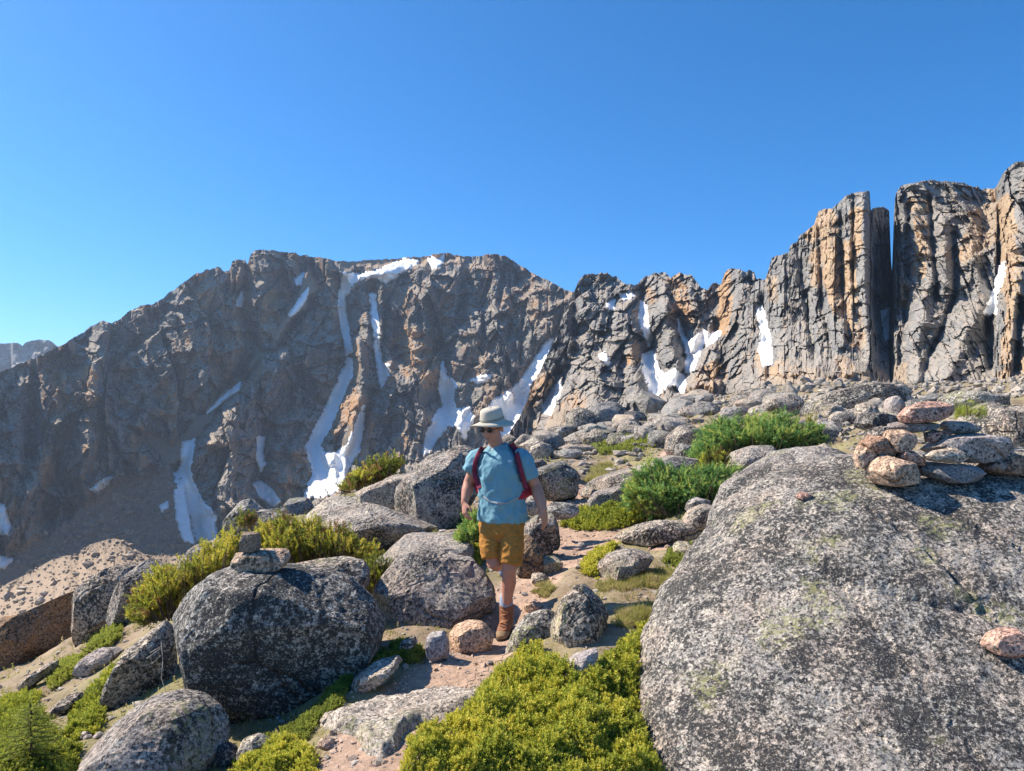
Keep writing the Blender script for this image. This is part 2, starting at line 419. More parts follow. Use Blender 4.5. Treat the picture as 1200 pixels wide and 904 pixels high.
# ------------------------------------------------------------------ mountains
def massif(name, mat, sky_l, base_l, pxs, depth, nx, ny, L, seed, feats=(), warm=(), scree=(), jag=1.0, big=1.0, tilt=0.0, blocky=1.0, px0=None, px1=None, back=1.0, edge_fade=0.0, scree_below=None, ledges=1.0, rubble=1.0, vstretch=1.0, joints=False):
    """a rock wall: every column of the grid climbs from its foot to the skyline at its own distance, then rolls over the top"""
    sky_l = np.array(sky_l, float); base_l = np.array(base_l, float)
    px0 = sky_l[0, 0] if px0 is None else px0; px1 = sky_l[-1, 0] if px1 is None else px1
    px = np.linspace(px0, px1, nx)
    jn = fbm(np.stack([px / 9.0, px * 0 + seed, px * 0], -1), 4, 0.6, seed)
    _, _, jc = worley2(px / 7.0, px * 0 + 0.5, seed + 3)
    ys = np.interp(px, sky_l[:, 0], sky_l[:, 1]) + jag * (5.0 * jn + 2.2 * (jc - 0.5))
    yb = np.interp(px, base_l[:, 0], base_l[:, 1])
    t = np.linspace(0, 1, ny)[:, None]
    PY = yb[None] + (ys - yb)[None] * t
    PX = np.broadcast_to(px[None], PY.shape).copy()
    depth = np.array(depth, float); nk = depth.shape[1]
    tk = np.linspace(0, 1, nk)
    cols = np.stack([np.interp(px, pxs, depth[:, k]) for k in range(nk)])       # nk x nx
    ti = np.clip(t[:, 0] * (nk - 1), 0, nk - 1 - 1e-6); i0 = ti.astype(int); fr = ti - i0
    ysm = np.interp(px, sky_l[:, 0], sky_l[:, 1]); kk_ = np.exp(-0.5 * (np.arange(-30, 31) / 12) ** 2); kk_ /= kk_.sum(); ysm = np.convolve(np.pad(ysm, 30, 'edge'), kk_, 'valid')
    t2 = np.clip((yb[None] - PY) / np.maximum(yb - ysm, 8)[None], 0, 1.3); ti = np.clip(t2 * (nk - 1), 0, nk - 1 - 1e-6); i0 = ti.astype(int); fr = t2 * (nk - 1) - i0
    jx = np.broadcast_to(np.arange(nx)[None], i0.shape)
    Y0 = cols[i0, jx] * (1 - fr) + cols[i0 + 1, jx] * fr
    Y0 = blur(Y0, 6)
    mid = cols[nk // 2]
    Xm = (px - 600) / F * mid
    s = np.concatenate([[0], np.cumsum(np.hypot(np.diff(Xm), np.diff(mid)))])[None] + 0 * PY
    z = (500 - PY) / F * Y0
    q = np.stack([s / L, z / L, 0 * z], -1)
    wv = fbm(q / 14.0, 3, 0.5, seed + 40)
    sw = s / L + 5 * wv + tilt * z / L
    zw = z / L + 6 * fbm(q / 11.0 + 5, 3, 0.5, seed + 50)
    bg_ = fbm(np.stack([sw / 22, zw / 45, 0 * z], -1), 4, 0.55, seed, ridged=True)
    vs = vstretch
    jt = fbm(np.stack([s / L / 1.8, z / L / 1.8, 0 * z], -1), 3, 0.6, seed + 31)
    sj = s / L + (0.9 if joints else 2.5) * wv + tilt * z / L + (0.12 if joints else 0.3) * jt; zj = z / L + (1.2 if joints else 3) * wv + (0.2 if joints else 0.5) * fbm(np.stack([s / L / 2.3 + 9, z / L / 2.3, 0 * z], -1), 3, 0.6, seed + 32)
    c1, k1 = facets(sj / 6.5, zj / (20.0 * vs), seed + 1, 0.7)
    c2, k2 = facets(sj / 3.0 + 3, zj / (7.5 * vs), seed + 2, 0.9, 0.12)
    if joints:
        c1, k1 = blocks(sj / 5.2, zj / 15.0, seed + 1, 0.8); c2, k2 = blocks(sj / 2.1 + 3, zj / 5.0, seed + 2, 1.0, 0.05)
    c3, k3 = facets(sj / 1.6 + 9, zj / (2.6 * vs), seed + 4, 1.1, -0.2)
    c4, k4 = facets(sj / 0.75 + 5, zj / 0.95, seed + 6, 1.2, 0.3)
    c5, k5 = facets(sj / 0.42 + 1, zj / 0.5, seed + 7, 1.3, -0.4)
    fine = fbm(np.stack([sw / 1.6, zw / 2.6, 0 * z], -1), 5, 0.6, seed + 5, ridged=True)
    ld = zw / 6.0 + 1.6 * wv + 0.25 * c1; ldf = ld - np.floor(ld)
    D = (-5.0 * big * (bg_ - 0.35) + blocky * (4.4 * c1 + 2.7 * c2 + 1.15 * c3 + 0.42 * c4 + 0.16 * c5)
         + 0.45 * blocky * smooth01(1 - k1 / 0.12) - 0.22 * fine + ledges * 1.3 * smooth01(ldf * 1.4))
    D = D * L
    for pts, wd, amp in feats:                      # gullies (+) and buttresses (-), metres
        d, par = seg_dist(PX + 3 * wv * 1.5, PY, pts)
        D = D + amp * np.exp(-(d / wd) ** 2)
    W = np.zeros_like(PX); SC = np.zeros_like(PX)
    rag = fbm(np.stack([PX / 16, PY / 34, 0 * PX], -1), 4, 0.6, seed + 9)
    for pts, wd, amp in warm:
        d, _ = seg_dist(PX, PY, pts); W = np.maximum(W, amp * smooth01(1.35 - d / wd + 1.3 * rag))
    for poly in scree:
        sd = sdist(PX, PY, poly); SC = np.maximum(SC, smooth01(0.5 + (sd + 9 * rag) / 7))
    if scree_below is not None:
        sb = np.interp(px, [a for a, _ in scree_below], [b for _, b in scree_below])
        SC = np.maximum(SC, smooth01(0.5 + (PY - sb[None] + 26 * rag) / 14))
    rub = (0.3 * fine + 0.9 * c3 + 0.9 * c4) * L * 0.6 * rubble
    D = D * (1 - SC) + rub * SC
    if edge_fade: D = D + edge_fade * np.exp(-(PX - px0) / 6.0)
    Y = Y0 + D
    V = P(PX, PY, Y)
    # roll over the top and down the far side
    top = V[-1]; rows = []
    n2 = fbm(np.stack([px / 12, px * 0 + 3, px * 0], -1), 3, 0.5, seed + 70)
    zb = np.minimum((500 - yb) / F * cols[0], top[:, 2] - 4 * L)
    for k, (dy, fz) in enumerate([(1.5, 0.006), (5, 0.02), (12, 0.06), (28, 0.2), (60, 0.55), (90, 1.0)]):
        r = top.copy(); r[:, 1] += dy * L * back; r[:, 0] += dy * L * back * top[:, 0] / top[:, 1]
        r[:, 2] -= (top[:, 2] - zb) * fz * (0.7 if k < 5 else 1.0) + 0.3 * L * n2 * (k < 4) + 0.45 * dy * L * back; rows.append(r)
    V = np.concatenate([V, np.array(rows)], 0)
    ex = np.zeros((len(rows), nx))
    me = new_mesh(name, V.reshape(-1, 3), grid_faces(ny + len(rows), nx), False,
                  {'warm': np.concatenate([W, ex + W[-1]]), 'scree': np.concatenate([SC, ex + SC[-1]])})
    o = obj(name, me, mat); tag(o, kind='structure')
    return dict(px=px, ys=ys, yb=yb, Y=Y, Ys=blur(Y, 5), ny=ny, L=L)

def sample_massif(G, PX, PY, key='Y'):
    i = np.clip((PX - G['px'][0]) / (G['px'][1] - G['px'][0]), 0, len(G['px']) - 1.001)
    i0 = i.astype(int); fi = i - i0
    ys = G['ys'][i0] * (1 - fi) + G['ys'][i0 + 1] * fi; yb = G['yb'][i0] * (1 - fi) + G['yb'][i0 + 1] * fi
    j = np.clip((PY - yb) / (ys - yb) * (G['ny'] - 1), 0, G['ny'] - 1.001); j0 = j.astype(int); fj = j - j0
    A = G[key]
    return (A[j0, i0] * (1 - fi) + A[j0, i0 + 1] * fi) * (1 - fj) + (A[j0 + 1, i0] * (1 - fi) + A[j0 + 1, i0 + 1] * fi) * fj

def snow(G, poly, label, seed, group=None, rag=1.0):
    poly = [(float(a), float(b)) for a, b in poly]
    xs = [p[0] for p in poly]; ys = [p[1] for p in poly]
    gx = np.arange(min(xs) - 5, max(xs) + 5.1, 1.05); gy = np.arange(min(ys) - 5, max(ys) + 5.1, 1.05)
    PX, PY = np.meshgrid(gx, gy)
    rg = fbm(np.stack([PX / 6, PY / 6, 0 * PX], -1), 4, 0.6, seed)
    sd = sdist(PX, PY, poly) + rag * 4.2 * rg + 1.3
    Yr = sample_massif(G, PX, PY); Yl = sample_massif(G, PX, PY, 'Ys')
    Ysn = blur(np.minimum(Yr, Yl + 0.3 * G['L']), 1) - G['L'] * 0.55 * smooth01(sd / 2.5) - 0.1 * G['L']
    Ysn = np.where(sd < 0, Yr - 0.1 * G['L'] + 0.9 * G['L'] * np.minimum(-sd, 2) / 2, Ysn)
    V = P(PX, PY, Ysn)
    f = grid_faces(len(gy), len(gx))
    ok = (sd.ravel()[f].max(1) > -0.6)
    f = f[ok]
    u, inv = np.unique(f, return_inverse=True)
    v = V.reshape(-1, 3)[u]
    o = obj('snow_patch', new_mesh('snow_patch', v, inv.reshape(-1, 4)), M['snow'])
    tag(o, label, 'snow patch', 'snow patches on the mountains')

B = massif('mountain', M['mountain'],
    [(-300, 520), (-120, 480), (0, 437), (40, 420), (70, 406), (112, 381), (120, 376), (130, 379), (165, 358), (185, 355), (195, 345), (215, 332), (232, 320), (255, 313),
     (263, 318), (268, 318), (273, 305), (287, 305), (290, 310), (294, 297), (299, 293), (330, 295), (370, 301), (400, 306), (440, 305), (470, 303), (500, 300), (520, 296),
     (545, 301), (580, 298), (592, 299), (600, 305), (620, 318), (645, 330), (665, 341), (700, 350)],
    [(-300, 780), (0, 730), (150, 700), (300, 640), (450, 610), (560, 600), (700, 570)],
    [-300, 0, 150, 300, 450, 560, 690],
    [[190, 205, 218, 229, 240], [262, 282, 300, 315, 330], [300, 330, 355, 374, 395], [335, 370, 400, 422, 448], [300, 392, 425, 442, 478], [320, 400, 430, 446, 482], [300, 350, 376, 388, 400]],
    740, 228, 3.0, 11, rubble=0.12, jag=0.75, big=2.6, blocky=1.0, vstretch=0.8,
    feats=[([(282, 340), (290, 380), (298, 410), (285, 440), (262, 468), (235, 500), (215, 530), (212, 560), (225, 600), (235, 640)], 11, 26),
           ([(400, 330), (403, 370), (408, 420), (400, 450), (385, 490), (366, 525), (380, 560)], 7, 16),
           ([(436, 340), (441, 390), (446, 440), (435, 470), (425, 500), (405, 560)], 6, 14),
           ([(520, 410), (521, 450), (520, 490), (505, 520)], 9, 14), ([(552, 460), (548, 490), (545, 520)], 8, 8),
           ([(660, 380), (640, 410), (615, 450), (590, 500)], 12, 22), ([(362, 310), (358, 345), (345, 370), (330, 400), (318, 420)], 8, 14),
           ([(330, 300), (325, 350), (318, 400)], 14, 10), ([(345, 430), (330, 480), (300, 540), (300, 570)], 9, 12),
           ([(420, 400), (425, 450), (418, 470), (410, 520)], 6, -14), ([(490, 390), (492, 420), (490, 450)], 16, -12), ([(330, 420), (360, 415), (395, 410)], 20, -10),
           ([(115, 420), (112, 470), (100, 540)], 14, -10), ([(42, 440), (38, 500), (30, 560)], 7, 14), ([(128, 400), (135, 440), (140, 480)], 7, 8),
           ([(255, 520), (245, 550), (270, 600), (290, 620)], 22, -14), ([(575, 320), (580, 400)], 20, -6), ([(545, 320), (540, 380)], 5, 6), ([(470, 330), (468, 420)], 6, 6)],
    warm=[([(105, 440), (106, 470)], 10, .8), ([(68, 440), (70, 480)], 9, .9), ([(60, 535), (55, 560)], 12, .6), ([(40, 620), (28, 640)], 12, .7), ([(190, 455), (200, 480)], 14, .5), ([(318, 350), (316, 385)], 10, .9),
          ([(163, 500), (165, 540)], 10, .8), ([(478, 400), (500, 440)], 18, .8), ([(420, 470), (425, 520)], 14, .8), ([(400, 470), (395, 500)], 10, .7), ([(410, 305), (470, 303), (540, 300)], 7, .8), ([(235, 330), (240, 350)], 20, .4), ([(45, 640)], 15, .6), ([(640, 430), (600, 470)], 14, .5), ([(330, 580), (360, 540)], 14, .5)],
    scree=[[(300, 405), (285, 440), (250, 470), (200, 520), (185, 510), (150, 500), (190, 540), (205, 548), (235, 510), (275, 460), (305, 420)], [(360, 310), (372, 340), (345, 375), (320, 410), (316, 395), (345, 350)],
           [(380, 303), (540, 298), (545, 303), (470, 310), (400, 314)]],
    scree_below=[(-300, 700), (0, 655), (70, 615), (130, 560), (190, 545), (215, 560), (235, 660), (300, 660), (700, 640)])
snow_B = [
    ([(400, 335), (402, 320), (420, 322), (440, 318), (460, 310), (480, 304), (490, 307), (478, 315), (462, 325), (452, 332), (440, 325), (428, 324), (415, 332), (406, 346), (400, 346)], 'broad snow cap draped along the summit of the central headwall'),
    ([(501, 303), (520, 299), (517, 310), (508, 315)], 'small snow patch on the flat headwall summit beside the snow cap'),
    ([(398, 340), (404, 340), (405, 365), (408, 385), (412, 412), (406, 416), (401, 385), (397, 360)], 'thin snow ribbon dropping straight below the summit snow cap'),
    ([(407, 420), (413, 422), (412, 440), (404, 458), (396, 478), (388, 500), (374, 522), (362, 532), (359, 522), (370, 500), (381, 480), (392, 455), (402, 435)], 'long slanting snow gully left of the rusty rib, feeding a big snowfield'),
    ([(360, 530), (374, 521), (380, 531), (395, 531), (408, 520), (420, 490), (426, 476), (426, 500), (420, 530), (408, 550), (396, 575), (376, 583), (358, 582), (362, 566), (368, 556), (364, 543)], 'large snowfield with a forked top at the foot of the headwall'),
    ([(434, 345), (439, 345), (443, 380), (446, 425), (455, 428), (455, 440), (447, 453), (443, 440), (440, 410), (437, 380)], 'hairline snow ribbon in the narrow chimney beside the rusty rib'),
    ([(519, 424), (523, 440), (535, 450), (530, 470), (536, 482), (550, 477), (555, 490), (548, 505), (545, 516), (536, 500), (527, 498), (516, 510), (505, 526), (497, 533), (500, 510), (508, 490), (520, 475), (515, 455)], 'many-armed snow patch below the tan pillar of the headwall'),
    ([(552, 446), (563, 441), (575, 440), (572, 446), (560, 449)], 'little flat snow fleck high on the wall above the hiker'),
    ([(562, 492), (580, 468), (598, 458), (612, 444), (622, 428), (640, 402), (648, 398), (643, 415), (632, 435), (621, 452), (617, 470), (627, 480), (624, 495), (612, 508), (600, 530), (588, 524), (570, 505)], 'wide snow couloir rising behind the head of the hiker'),
    ([(213, 519), (228, 516), (226, 530), (222, 550), (228, 570), (240, 590), (254, 604), (252, 634), (230, 638), (215, 634), (208, 612), (204, 580), (205, 556), (213, 545)], 'tall snow tongue in the shade above the two stone cairn'),
    ([(243, 484), (258, 468), (270, 458), (282, 448), (280, 456), (262, 469), (248, 481)], 'narrow diagonal snow streak on the shaded mountain flank'),
    ([(297, 568), (305, 564), (318, 574), (328, 588), (320, 593), (308, 586)], 'oval snow patch just above the ledges behind the cairn'),
    ([(106, 574), (120, 563), (130, 559), (127, 566), (113, 576)], 'small slanted snow sliver low on the shaded rock wall'),
    ([(-20, 590), (5, 592), (8, 605), (12, 617), (8, 626), (-20, 628)], 'ragged snow patch in the darkest gully at the picture edge'),
    ([(-20, 648), (15, 655), (5, 666), (-20, 664)], 'low snow patch on the valley floor under the dark gully'),
    ([(339, 369), (350, 352), (361, 338), (359, 350), (349, 364), (343, 371)], 'short snow streak under the squared summit block'),
    ([(346, 327), (355, 321), (352, 333), (348, 334)], 'tiny triangular snow spot on the squared summit block'),
    ([(277, 357), (283, 342), (285, 350), (282, 359)], 'tiny snow spot in the notch below the jagged teeth'),
    ([(187, 593), (196, 588), (197, 596), (190, 600)], 'tiny oval snow spot on the scree beside the tall snow tongue'),
    ([(302, 512), (310, 513), (307, 530), (310, 545), (306, 552), (302, 540)], 'faint snow seam above the oval snow patch'),
]
for k, (pl, lb) in enumerate(snow_B): snow(B, pl, lb, 300 + k, rag=0.4 if len(pl) < 9 else 0.9)

Dm = massif('rock_spires', M['spire'],
    [(575, 560), (590, 522), (612, 482), (622, 462), (634, 432), (648, 402), (660, 372), (668, 350), (680, 326), (685, 322), (712, 320), (722, 325), (730, 331), (742, 335), (749, 331), (756, 324), (766, 321), (775, 318),
     (786, 325), (790, 323), (797, 320), (811, 322), (815, 330), (822, 337), (828, 340), (835, 332), (845, 333), (849, 321), (857, 313), (866, 315), (871, 318), (884, 318), (886, 326), (896, 329), (905, 318), (935, 330), (980, 380)],
    [(575, 575), (600, 545), (640, 520), (700, 500), (800, 480), (905, 462), (980, 455)],
    [575, 620, 680, 750, 830, 900, 980],
    [[100, 108, 115, 118, 120], [140, 170, 192, 200, 205], [150, 178, 200, 210, 225], [150, 172, 190, 205, 225], [140, 160, 176, 190, 205], [130, 144, 156, 165, 175], [124, 136, 145, 150, 155]],
    430, 215, 1.45, 23, jag=0.9, big=1.15, blocky=1.15, vstretch=0.6, tilt=-0.25,
    feats=[([(753, 340), (755, 375), (762, 400), (758, 430), (770, 460)], 7, 10), ([(797, 370), (803, 400), (808, 430), (795, 455)], 7, 9), ([(843, 380), (830, 400), (815, 420)], 8, 6),
           ([(840, 335), (838, 380), (850, 420), (850, 470)], 6, 6), ([(655, 440), (640, 480)], 6, 8), ([(720, 350), (712, 375), (700, 410)], 6, 5), ([(672, 350), (676, 400), (660, 450)], 6, 5),
           ([(735, 370), (740, 420), (745, 470)], 9, -8), ([(780, 360), (785, 410), (795, 430)], 9, -8), ([(700, 440), (690, 480)], 20, -7), ([(865, 320), (870, 370), (875, 430)], 10, -7), ([(640, 450), (625, 480)], 8, -5)],
    warm=[([(851, 325), (850, 350), (845, 385)], 9, 1.0), ([(795, 340), (800, 370)], 12, .8), ([(835, 440), (810, 470)], 14, .7), ([(790, 330)], 10, .7), ([(680, 470), (650, 500)], 12, .6), ([(625, 470), (640, 445)], 10, .6), ([(885, 340), (890, 380)], 10, .8), ([(745, 405), (742, 420)], 8, .7), ([(760, 340), (765, 350)], 8, .5)],
    scree=[[(606, 535), (640, 503), (655, 480), (668, 472), (664, 490), (672, 500), (640, 530)], [(790, 478), (806, 455), (830, 455), (850, 470), (850, 485), (790, 490)], [(870, 470), (880, 440), (900, 430), (930, 430), (980, 440), (980, 470), (870, 480)], [(612, 482), (620, 470), (632, 500), (620, 505)]])
snow_D = [
    ([(751, 354), (757, 358), (758, 375), (764, 395), (761, 406), (756, 395), (749, 374)], 'thin snow strip high between two dark spires'),
    ([(754, 416), (766, 412), (770, 430), (778, 440), (790, 433), (800, 440), (804, 452), (800, 461), (790, 450), (775, 458), (769, 470), (772, 481), (766, 482), (764, 465), (757, 445), (752, 430)], 'forked snow patch pooled at the foot of the spires'),
    ([(795, 374), (800, 390), (806, 402), (815, 395), (825, 387), (833, 392), (825, 402), (818, 418), (812, 434), (803, 437), (805, 420), (803, 405), (797, 392)], 'snow chute in the gully under the rusty spire wall'),
    ([(827, 398), (833, 391), (844, 389), (839, 399), (828, 405)], 'bright snow scrap beside the orange spire foot'),
    ([(726, 345), (740, 342), (743, 347), (731, 351)], 'small snow dab on the saddle between spires'),
    ([(711, 357), (720, 352), (719, 361), (712, 365)], 'tiny snow dab just below the saddle'),
    ([(702, 417), (708, 414), (715, 425), (712, 428)], 'small snow fleck on the grey slabs'),
    ([(635, 482), (640, 470), (652, 450), (658, 445), (656, 460), (649, 475), (645, 486)], 'slanting snow strip beside the brown scree cone'),
]
for k, (pl, lb) in enumerate(snow_D): snow(Dm, pl, lb, 400 + k, rag=0.5)

E1 = massif('rock_tower', M['cliff'],
    [(870, 360), (885, 330), (897, 327), (900, 319), (904, 303), (911, 300), (924, 296), (926, 287), (934, 284), (937, 276), (944, 272), (954, 264), (959, 248), (966, 245), (975, 245), (984, 237), (991, 229), (1008, 225), (1019, 224),
     (1020.5, 247), (1024, 244), (1036, 243), (1042, 246), (1044, 300), (1052, 420)],
    [(870, 485), (950, 470), (1060, 478)],
    [870, 900, 960, 1000, 1019, 1022, 1045, 1052],
    [[95, 125, 150, 155, 160], [90, 118, 138, 142, 148], [80, 108, 122, 126, 130], [78, 103, 114, 117, 121], [78, 103, 113, 115, 119], [78, 106, 120, 124, 128], [78, 108, 128, 130, 132], [80, 110, 130, 134, 136]],
    255, 245, 1.15, 37, jag=0.5, big=0.12, blocky=0.85, vstretch=0.7, joints=True, ledges=0.7,
    feats=[([(893, 350), (898, 400), (902, 440)], 6, 7), ([(985, 250), (988, 330), (996, 400)], 3, 2.0), ([(1000, 240), (1000, 330)], 2.5, 1.6), ([(935, 290), (945, 350), (955, 420)], 4, 3.0), ([(960, 270), (965, 360), (975, 420)], 3, 2.0), ([(925, 430), (950, 445)], 20, -3), ([(1012, 240), (1014, 330), (1022, 420)], 7, -2.5), ([(918, 310), (925, 380)], 10, -2.5), ([(970, 260), (975, 340), (985, 400)], 8, -2.5)],
    warm=[([(972, 258), (975, 330), (985, 360)], 13, 1.1), ([(992, 290), (996, 330), (1003, 400)], 9, 1.2), ([(950, 275), (962, 260)], 9, .8), ([(960, 300), (955, 330)], 9, .6), ([(1003, 250), (1004, 290)], 7, .7), ([(915, 440), (960, 450)], 18, .6), ([(895, 420), (900, 450)], 10, .6), ([(985, 420), (1000, 440)], 8, .9), ([(905, 330), (908, 350)], 7, .4)],
    scree=[[(870, 480), (880, 455), (920, 440), (960, 445), (1000, 440), (1060, 425), (1060, 480)]])
E2 = massif('cliff', M['cliff'],
    [(1040, 420), (1046, 300), (1048, 240), (1050, 226), (1056, 217), (1068, 215), (1085, 211), (1110, 213), (1130, 214), (1141, 219), (1146, 218), (1150, 222), (1166, 221), (1169, 217), (1174, 205), (1182, 196), (1190, 190), (1205, 187), (1240, 182), (1300, 190), (1380, 200)],
    [(1040, 480), (1100, 478), (1200, 478), (1380, 470)],
    [1040, 1052, 1060, 1130, 1165, 1172, 1185, 1250, 1380],
    [[80, 108, 126, 128, 130], [78, 102, 113, 117, 122], [77, 100, 110, 115, 121], [72, 92, 102, 110, 122], [70, 90, 104, 112, 124], [68, 84, 94, 100, 108], [66, 80, 88, 93, 98], [60, 74, 82, 88, 92], [52, 66, 74, 80, 84]],
    310, 265, 1.1, 51, jag=0.45, big=0.12, blocky=0.85, vstretch=0.65, joints=True, tilt=0.45, ledges=0.7,
    feats=[([(1118, 275), (1121, 320), (1118, 350), (1105, 385), (1088, 420), (1080, 460)], 4, 3.5), ([(1168, 230), (1172, 290), (1168, 340), (1158, 380), (1160, 430)], 5, 6), ([(1065, 240), (1064, 320), (1058, 400)], 4, 3), ([(1090, 230), (1095, 300), (1098, 350)], 3, 2.5), ([(1140, 300), (1150, 350), (1130, 400), (1100, 450)], 12, -4), ([(1088, 330), (1075, 400)], 9, -3), ([(1190, 330), (1180, 420)], 12, -3), ([(1195, 350), (1190, 450)], 4, 3), ([(1105, 260), (1108, 330)], 7, -2)],
    warm=[([(1080, 260), (1082, 300), (1075, 320)], 9, 1.0), ([(1150, 250), (1160, 270), (1140, 290)], 16, .7), ([(1070, 240), (1085, 245)], 9, .8), ([(1178, 240), (1180, 290), (1182, 330)], 11, 1.0), ([(1190, 310), (1186, 360), (1180, 420)], 9, 1.0), ([(1165, 225), (1168, 260)], 7, .9), ([(1110, 450), (1112, 470)], 5, 1.0), ([(1062, 330), (1060, 360)], 6, .7), ([(1185, 450), (1200, 430)], 18, .8)],
    scree=[[(1040, 480), (1045, 425), (1062, 428), (1060, 480)], [(1170, 490), (1185, 440), (1230, 430), (1380, 420), (1380, 490)], [(1135, 270), (1150, 240), (1168, 240), (1168, 285), (1140, 300)]])
snow(E1, [(887, 364), (893, 359), (898, 380), (903, 395), (904, 427), (894, 429), (890, 410), (892, 390)], 'upright snow strip beside the first tower wall', 501, rag=0.5)
snow(E1, [(1033, 366), (1041, 361), (1050, 361), (1050, 380), (1046, 399), (1038, 399), (1036, 380)], 'snow wedged in the dark slot between tower and cliff', 502, rag=1.0)
snow(E2, [(1154, 366), (1164, 340), (1171, 312), (1178, 307), (1176, 326), (1168, 346), (1166, 368), (1158, 371)], 'broken snow strip in the crack of the tall cliff', 503, rag=1.2)

massif('distant_ridge', M['ridge'],
    [(-300, 420), (-80, 410), (0, 403), (22, 402), (26, 406), (30, 401), (45, 398), (58, 399), (72, 409), (92, 396), (105, 383), (116, 379), (140, 390), (260, 400)],
    [(-300, 560), (260, 560)], [-300, 260], [[800, 850, 880, 900, 930]] * 2, 200, 50, 8.0, 61, jag=0.25, big=0.8)
massif('moraine', M['moraine'],
    [(-160, 740), (-40, 705), (0, 688), (25, 676), (45, 665), (62, 656), (78, 651), (92, 650), (103, 640), (112, 636), (122, 634), (133, 631), (147, 634), (158, 643), (172, 651), (200, 651), (222, 651), (260, 655), (300, 665)],
    [(-160, 830), (300, 800)], [-160, 300], [[36, 40, 44, 49, 54], [34, 38, 42, 47, 52]], 260, 90, 0.55, 71, jag=0.3, rubble=0.25, big=0.15, blocky=0.2,
    scree=[[(-300, 500), (500, 500), (500, 900), (-300, 900)]])

# ------------------------------------------------------------------ ground
CP = [(0, 904, 4.2), (-200, 904, 4.0), (100, 904, 4.3), (250, 904, 4.0), (420, 890, 3.7), (600, 904, 3.6), (760, 890, 3.8), (900, 904, 3.8), (1200, 904, 3.6), (1400, 904, 3.4),
      (500, 800, 4.75), (590, 746, 5.8), (660, 800, 4.45), (740, 720, 5.5), (750, 692, 6.1), (700, 660, 7.5), (640, 662, 7.8), (605, 690, 6.9), (740, 622, 9.5), (690, 637, 9.0), (640, 602, 11), (700, 577, 13), (640, 572, 13.5),
      (720, 545, 18), (680, 522, 24), (780, 502, 30), (740, 492, 36), (640, 512, 32), (900, 482, 32), (830, 522, 18), (940, 502, 20), (870, 572, 10), (860, 640, 7.5), (830, 690, 6.2), (1000, 502, 14), (1100, 505, 12), (1200, 485, 12), (1350, 480, 12),
      (1000, 472, 40), (1100, 464, 40), (1250, 445, 40), (1400, 440, 40), (1000, 450, 80), (900, 455, 85), (1150, 460, 75), (1300, 440, 75), (800, 472, 90), (700, 492, 95), (640, 512, 95),
      (470, 700, 6.6), (440, 662, 8.5), (520, 622, 10), (540, 642, 8.8), (420, 622, 11), (330, 665, 8), (350, 604, 16), (280, 634, 14), (240, 662, 10), (190, 705, 8.5), (430, 574, 18), (520, 562, 17), (600, 524, 24),
      (330, 850, 4.7), (440, 765, 5.3), (400, 832, 4.35), (260, 872, 4.45), (150, 782, 6.6), (100, 745, 9), (50, 800, 7.5), (20, 850, 6), (60, 832, 6.3), (0, 805, 9), (150, 722, 9.5), (-150, 810, 8), (-200, 705, 20), (-300, 904, 4.5)]
pts = [tuple(P(*c)) for c in CP] + [(0, 1.2, -1.65), (-1.5, 1.2, -1.75), (1.5, 1.2, -1.6), (-3, 1, -2.1), (3, 1, -1.5), (0, -0.9, -1.65), (-1, -0.9, -1.7), (1, -0.9, -1.6),
      (-8, 25, -8), (-15, 20, -9), (-3, 29, -5), (-1, 42, -8), (3, 62, -10), (-30, 25, -14), (-60, 60, -32), (-40, 100, -46), (0, 120, -34), (-20, 50, -24), (20, 130, -14),
      (0, 250, -60), (-200, 250, -80), (-300, 900, -120), (0, 900, -120), (60, 160, -4), (120, 160, 2), (250, 250, -10), (900, 900, -60), (2000, 2300, -150), (0, 2300, -150), (-2000, 2300, -150), (6, 8, -0.5), (4.5, 6, -0.9), (6, 4, -1.2), (8, 10, -0.1)]
pts = np.array(pts)
def wq(X, Y): return np.stack([2.2 * np.asarray(X) / (np.asarray(Y) + 2), np.log(np.asarray(Y) + 2)], -1)
cq = wq(pts[:, 0], pts[:, 1])
K = np.linalg.norm(cq[:, None] - cq[None], axis=-1)
nP = len(pts)
A = np.zeros((nP + 3, nP + 3)); A[:nP, :nP] = K - 0.012 * np.eye(nP); A[:nP, nP] = 1; A[:nP, nP + 1:] = cq; A[nP, :nP] = 1; A[nP + 1:, :nP] = cq.T
zr = np.concatenate([np.arcsinh(pts[:, 2]), [0, 0, 0]])
wt = np.linalg.solve(A, zr)
ga = np.linspace(-1.0, 1.0, 310)
gl = np.log(np.concatenate([np.geomspace(1.0, 4.4, 36), np.geomspace(4.5, 32, 250), np.geomspace(32.6, 150, 90), np.geomspace(160, 2600, 34)]))
GA, GL = np.meshgrid(ga, gl)
qq = np.stack([2.2 * GA, GL], -1)
GZ = wt[nP] + qq @ wt[nP + 1:]
for k in range(nP): GZ = GZ + wt[k] * np.hypot(qq[..., 0] - cq[k, 0], qq[..., 1] - cq[k, 1])
GZ = np.sinh(GZ)
GYY = np.exp(GL) - 2; GXX = GA * np.exp(GL)

def gz(X, Y):
    a = np.clip((np.asarray(X) / (np.asarray(Y) + 2) - ga[0]) / (ga[1] - ga[0]), 0, len(ga) - 1.001)
    j = np.clip(np.interp(np.log(np.asarray(Y) + 2), gl, np.arange(len(gl))), 0, len(gl) - 1.001)
    i0 = a.astype(int); fi = a - i0; j0 = j.astype(int); fj = j - j0
    return (GZ[j0, i0] * (1 - fi) + GZ[j0, i0 + 1] * fi) * (1 - fj) + (GZ[j0 + 1, i0] * (1 - fi) + GZ[j0 + 1, i0 + 1] * fi) * fj

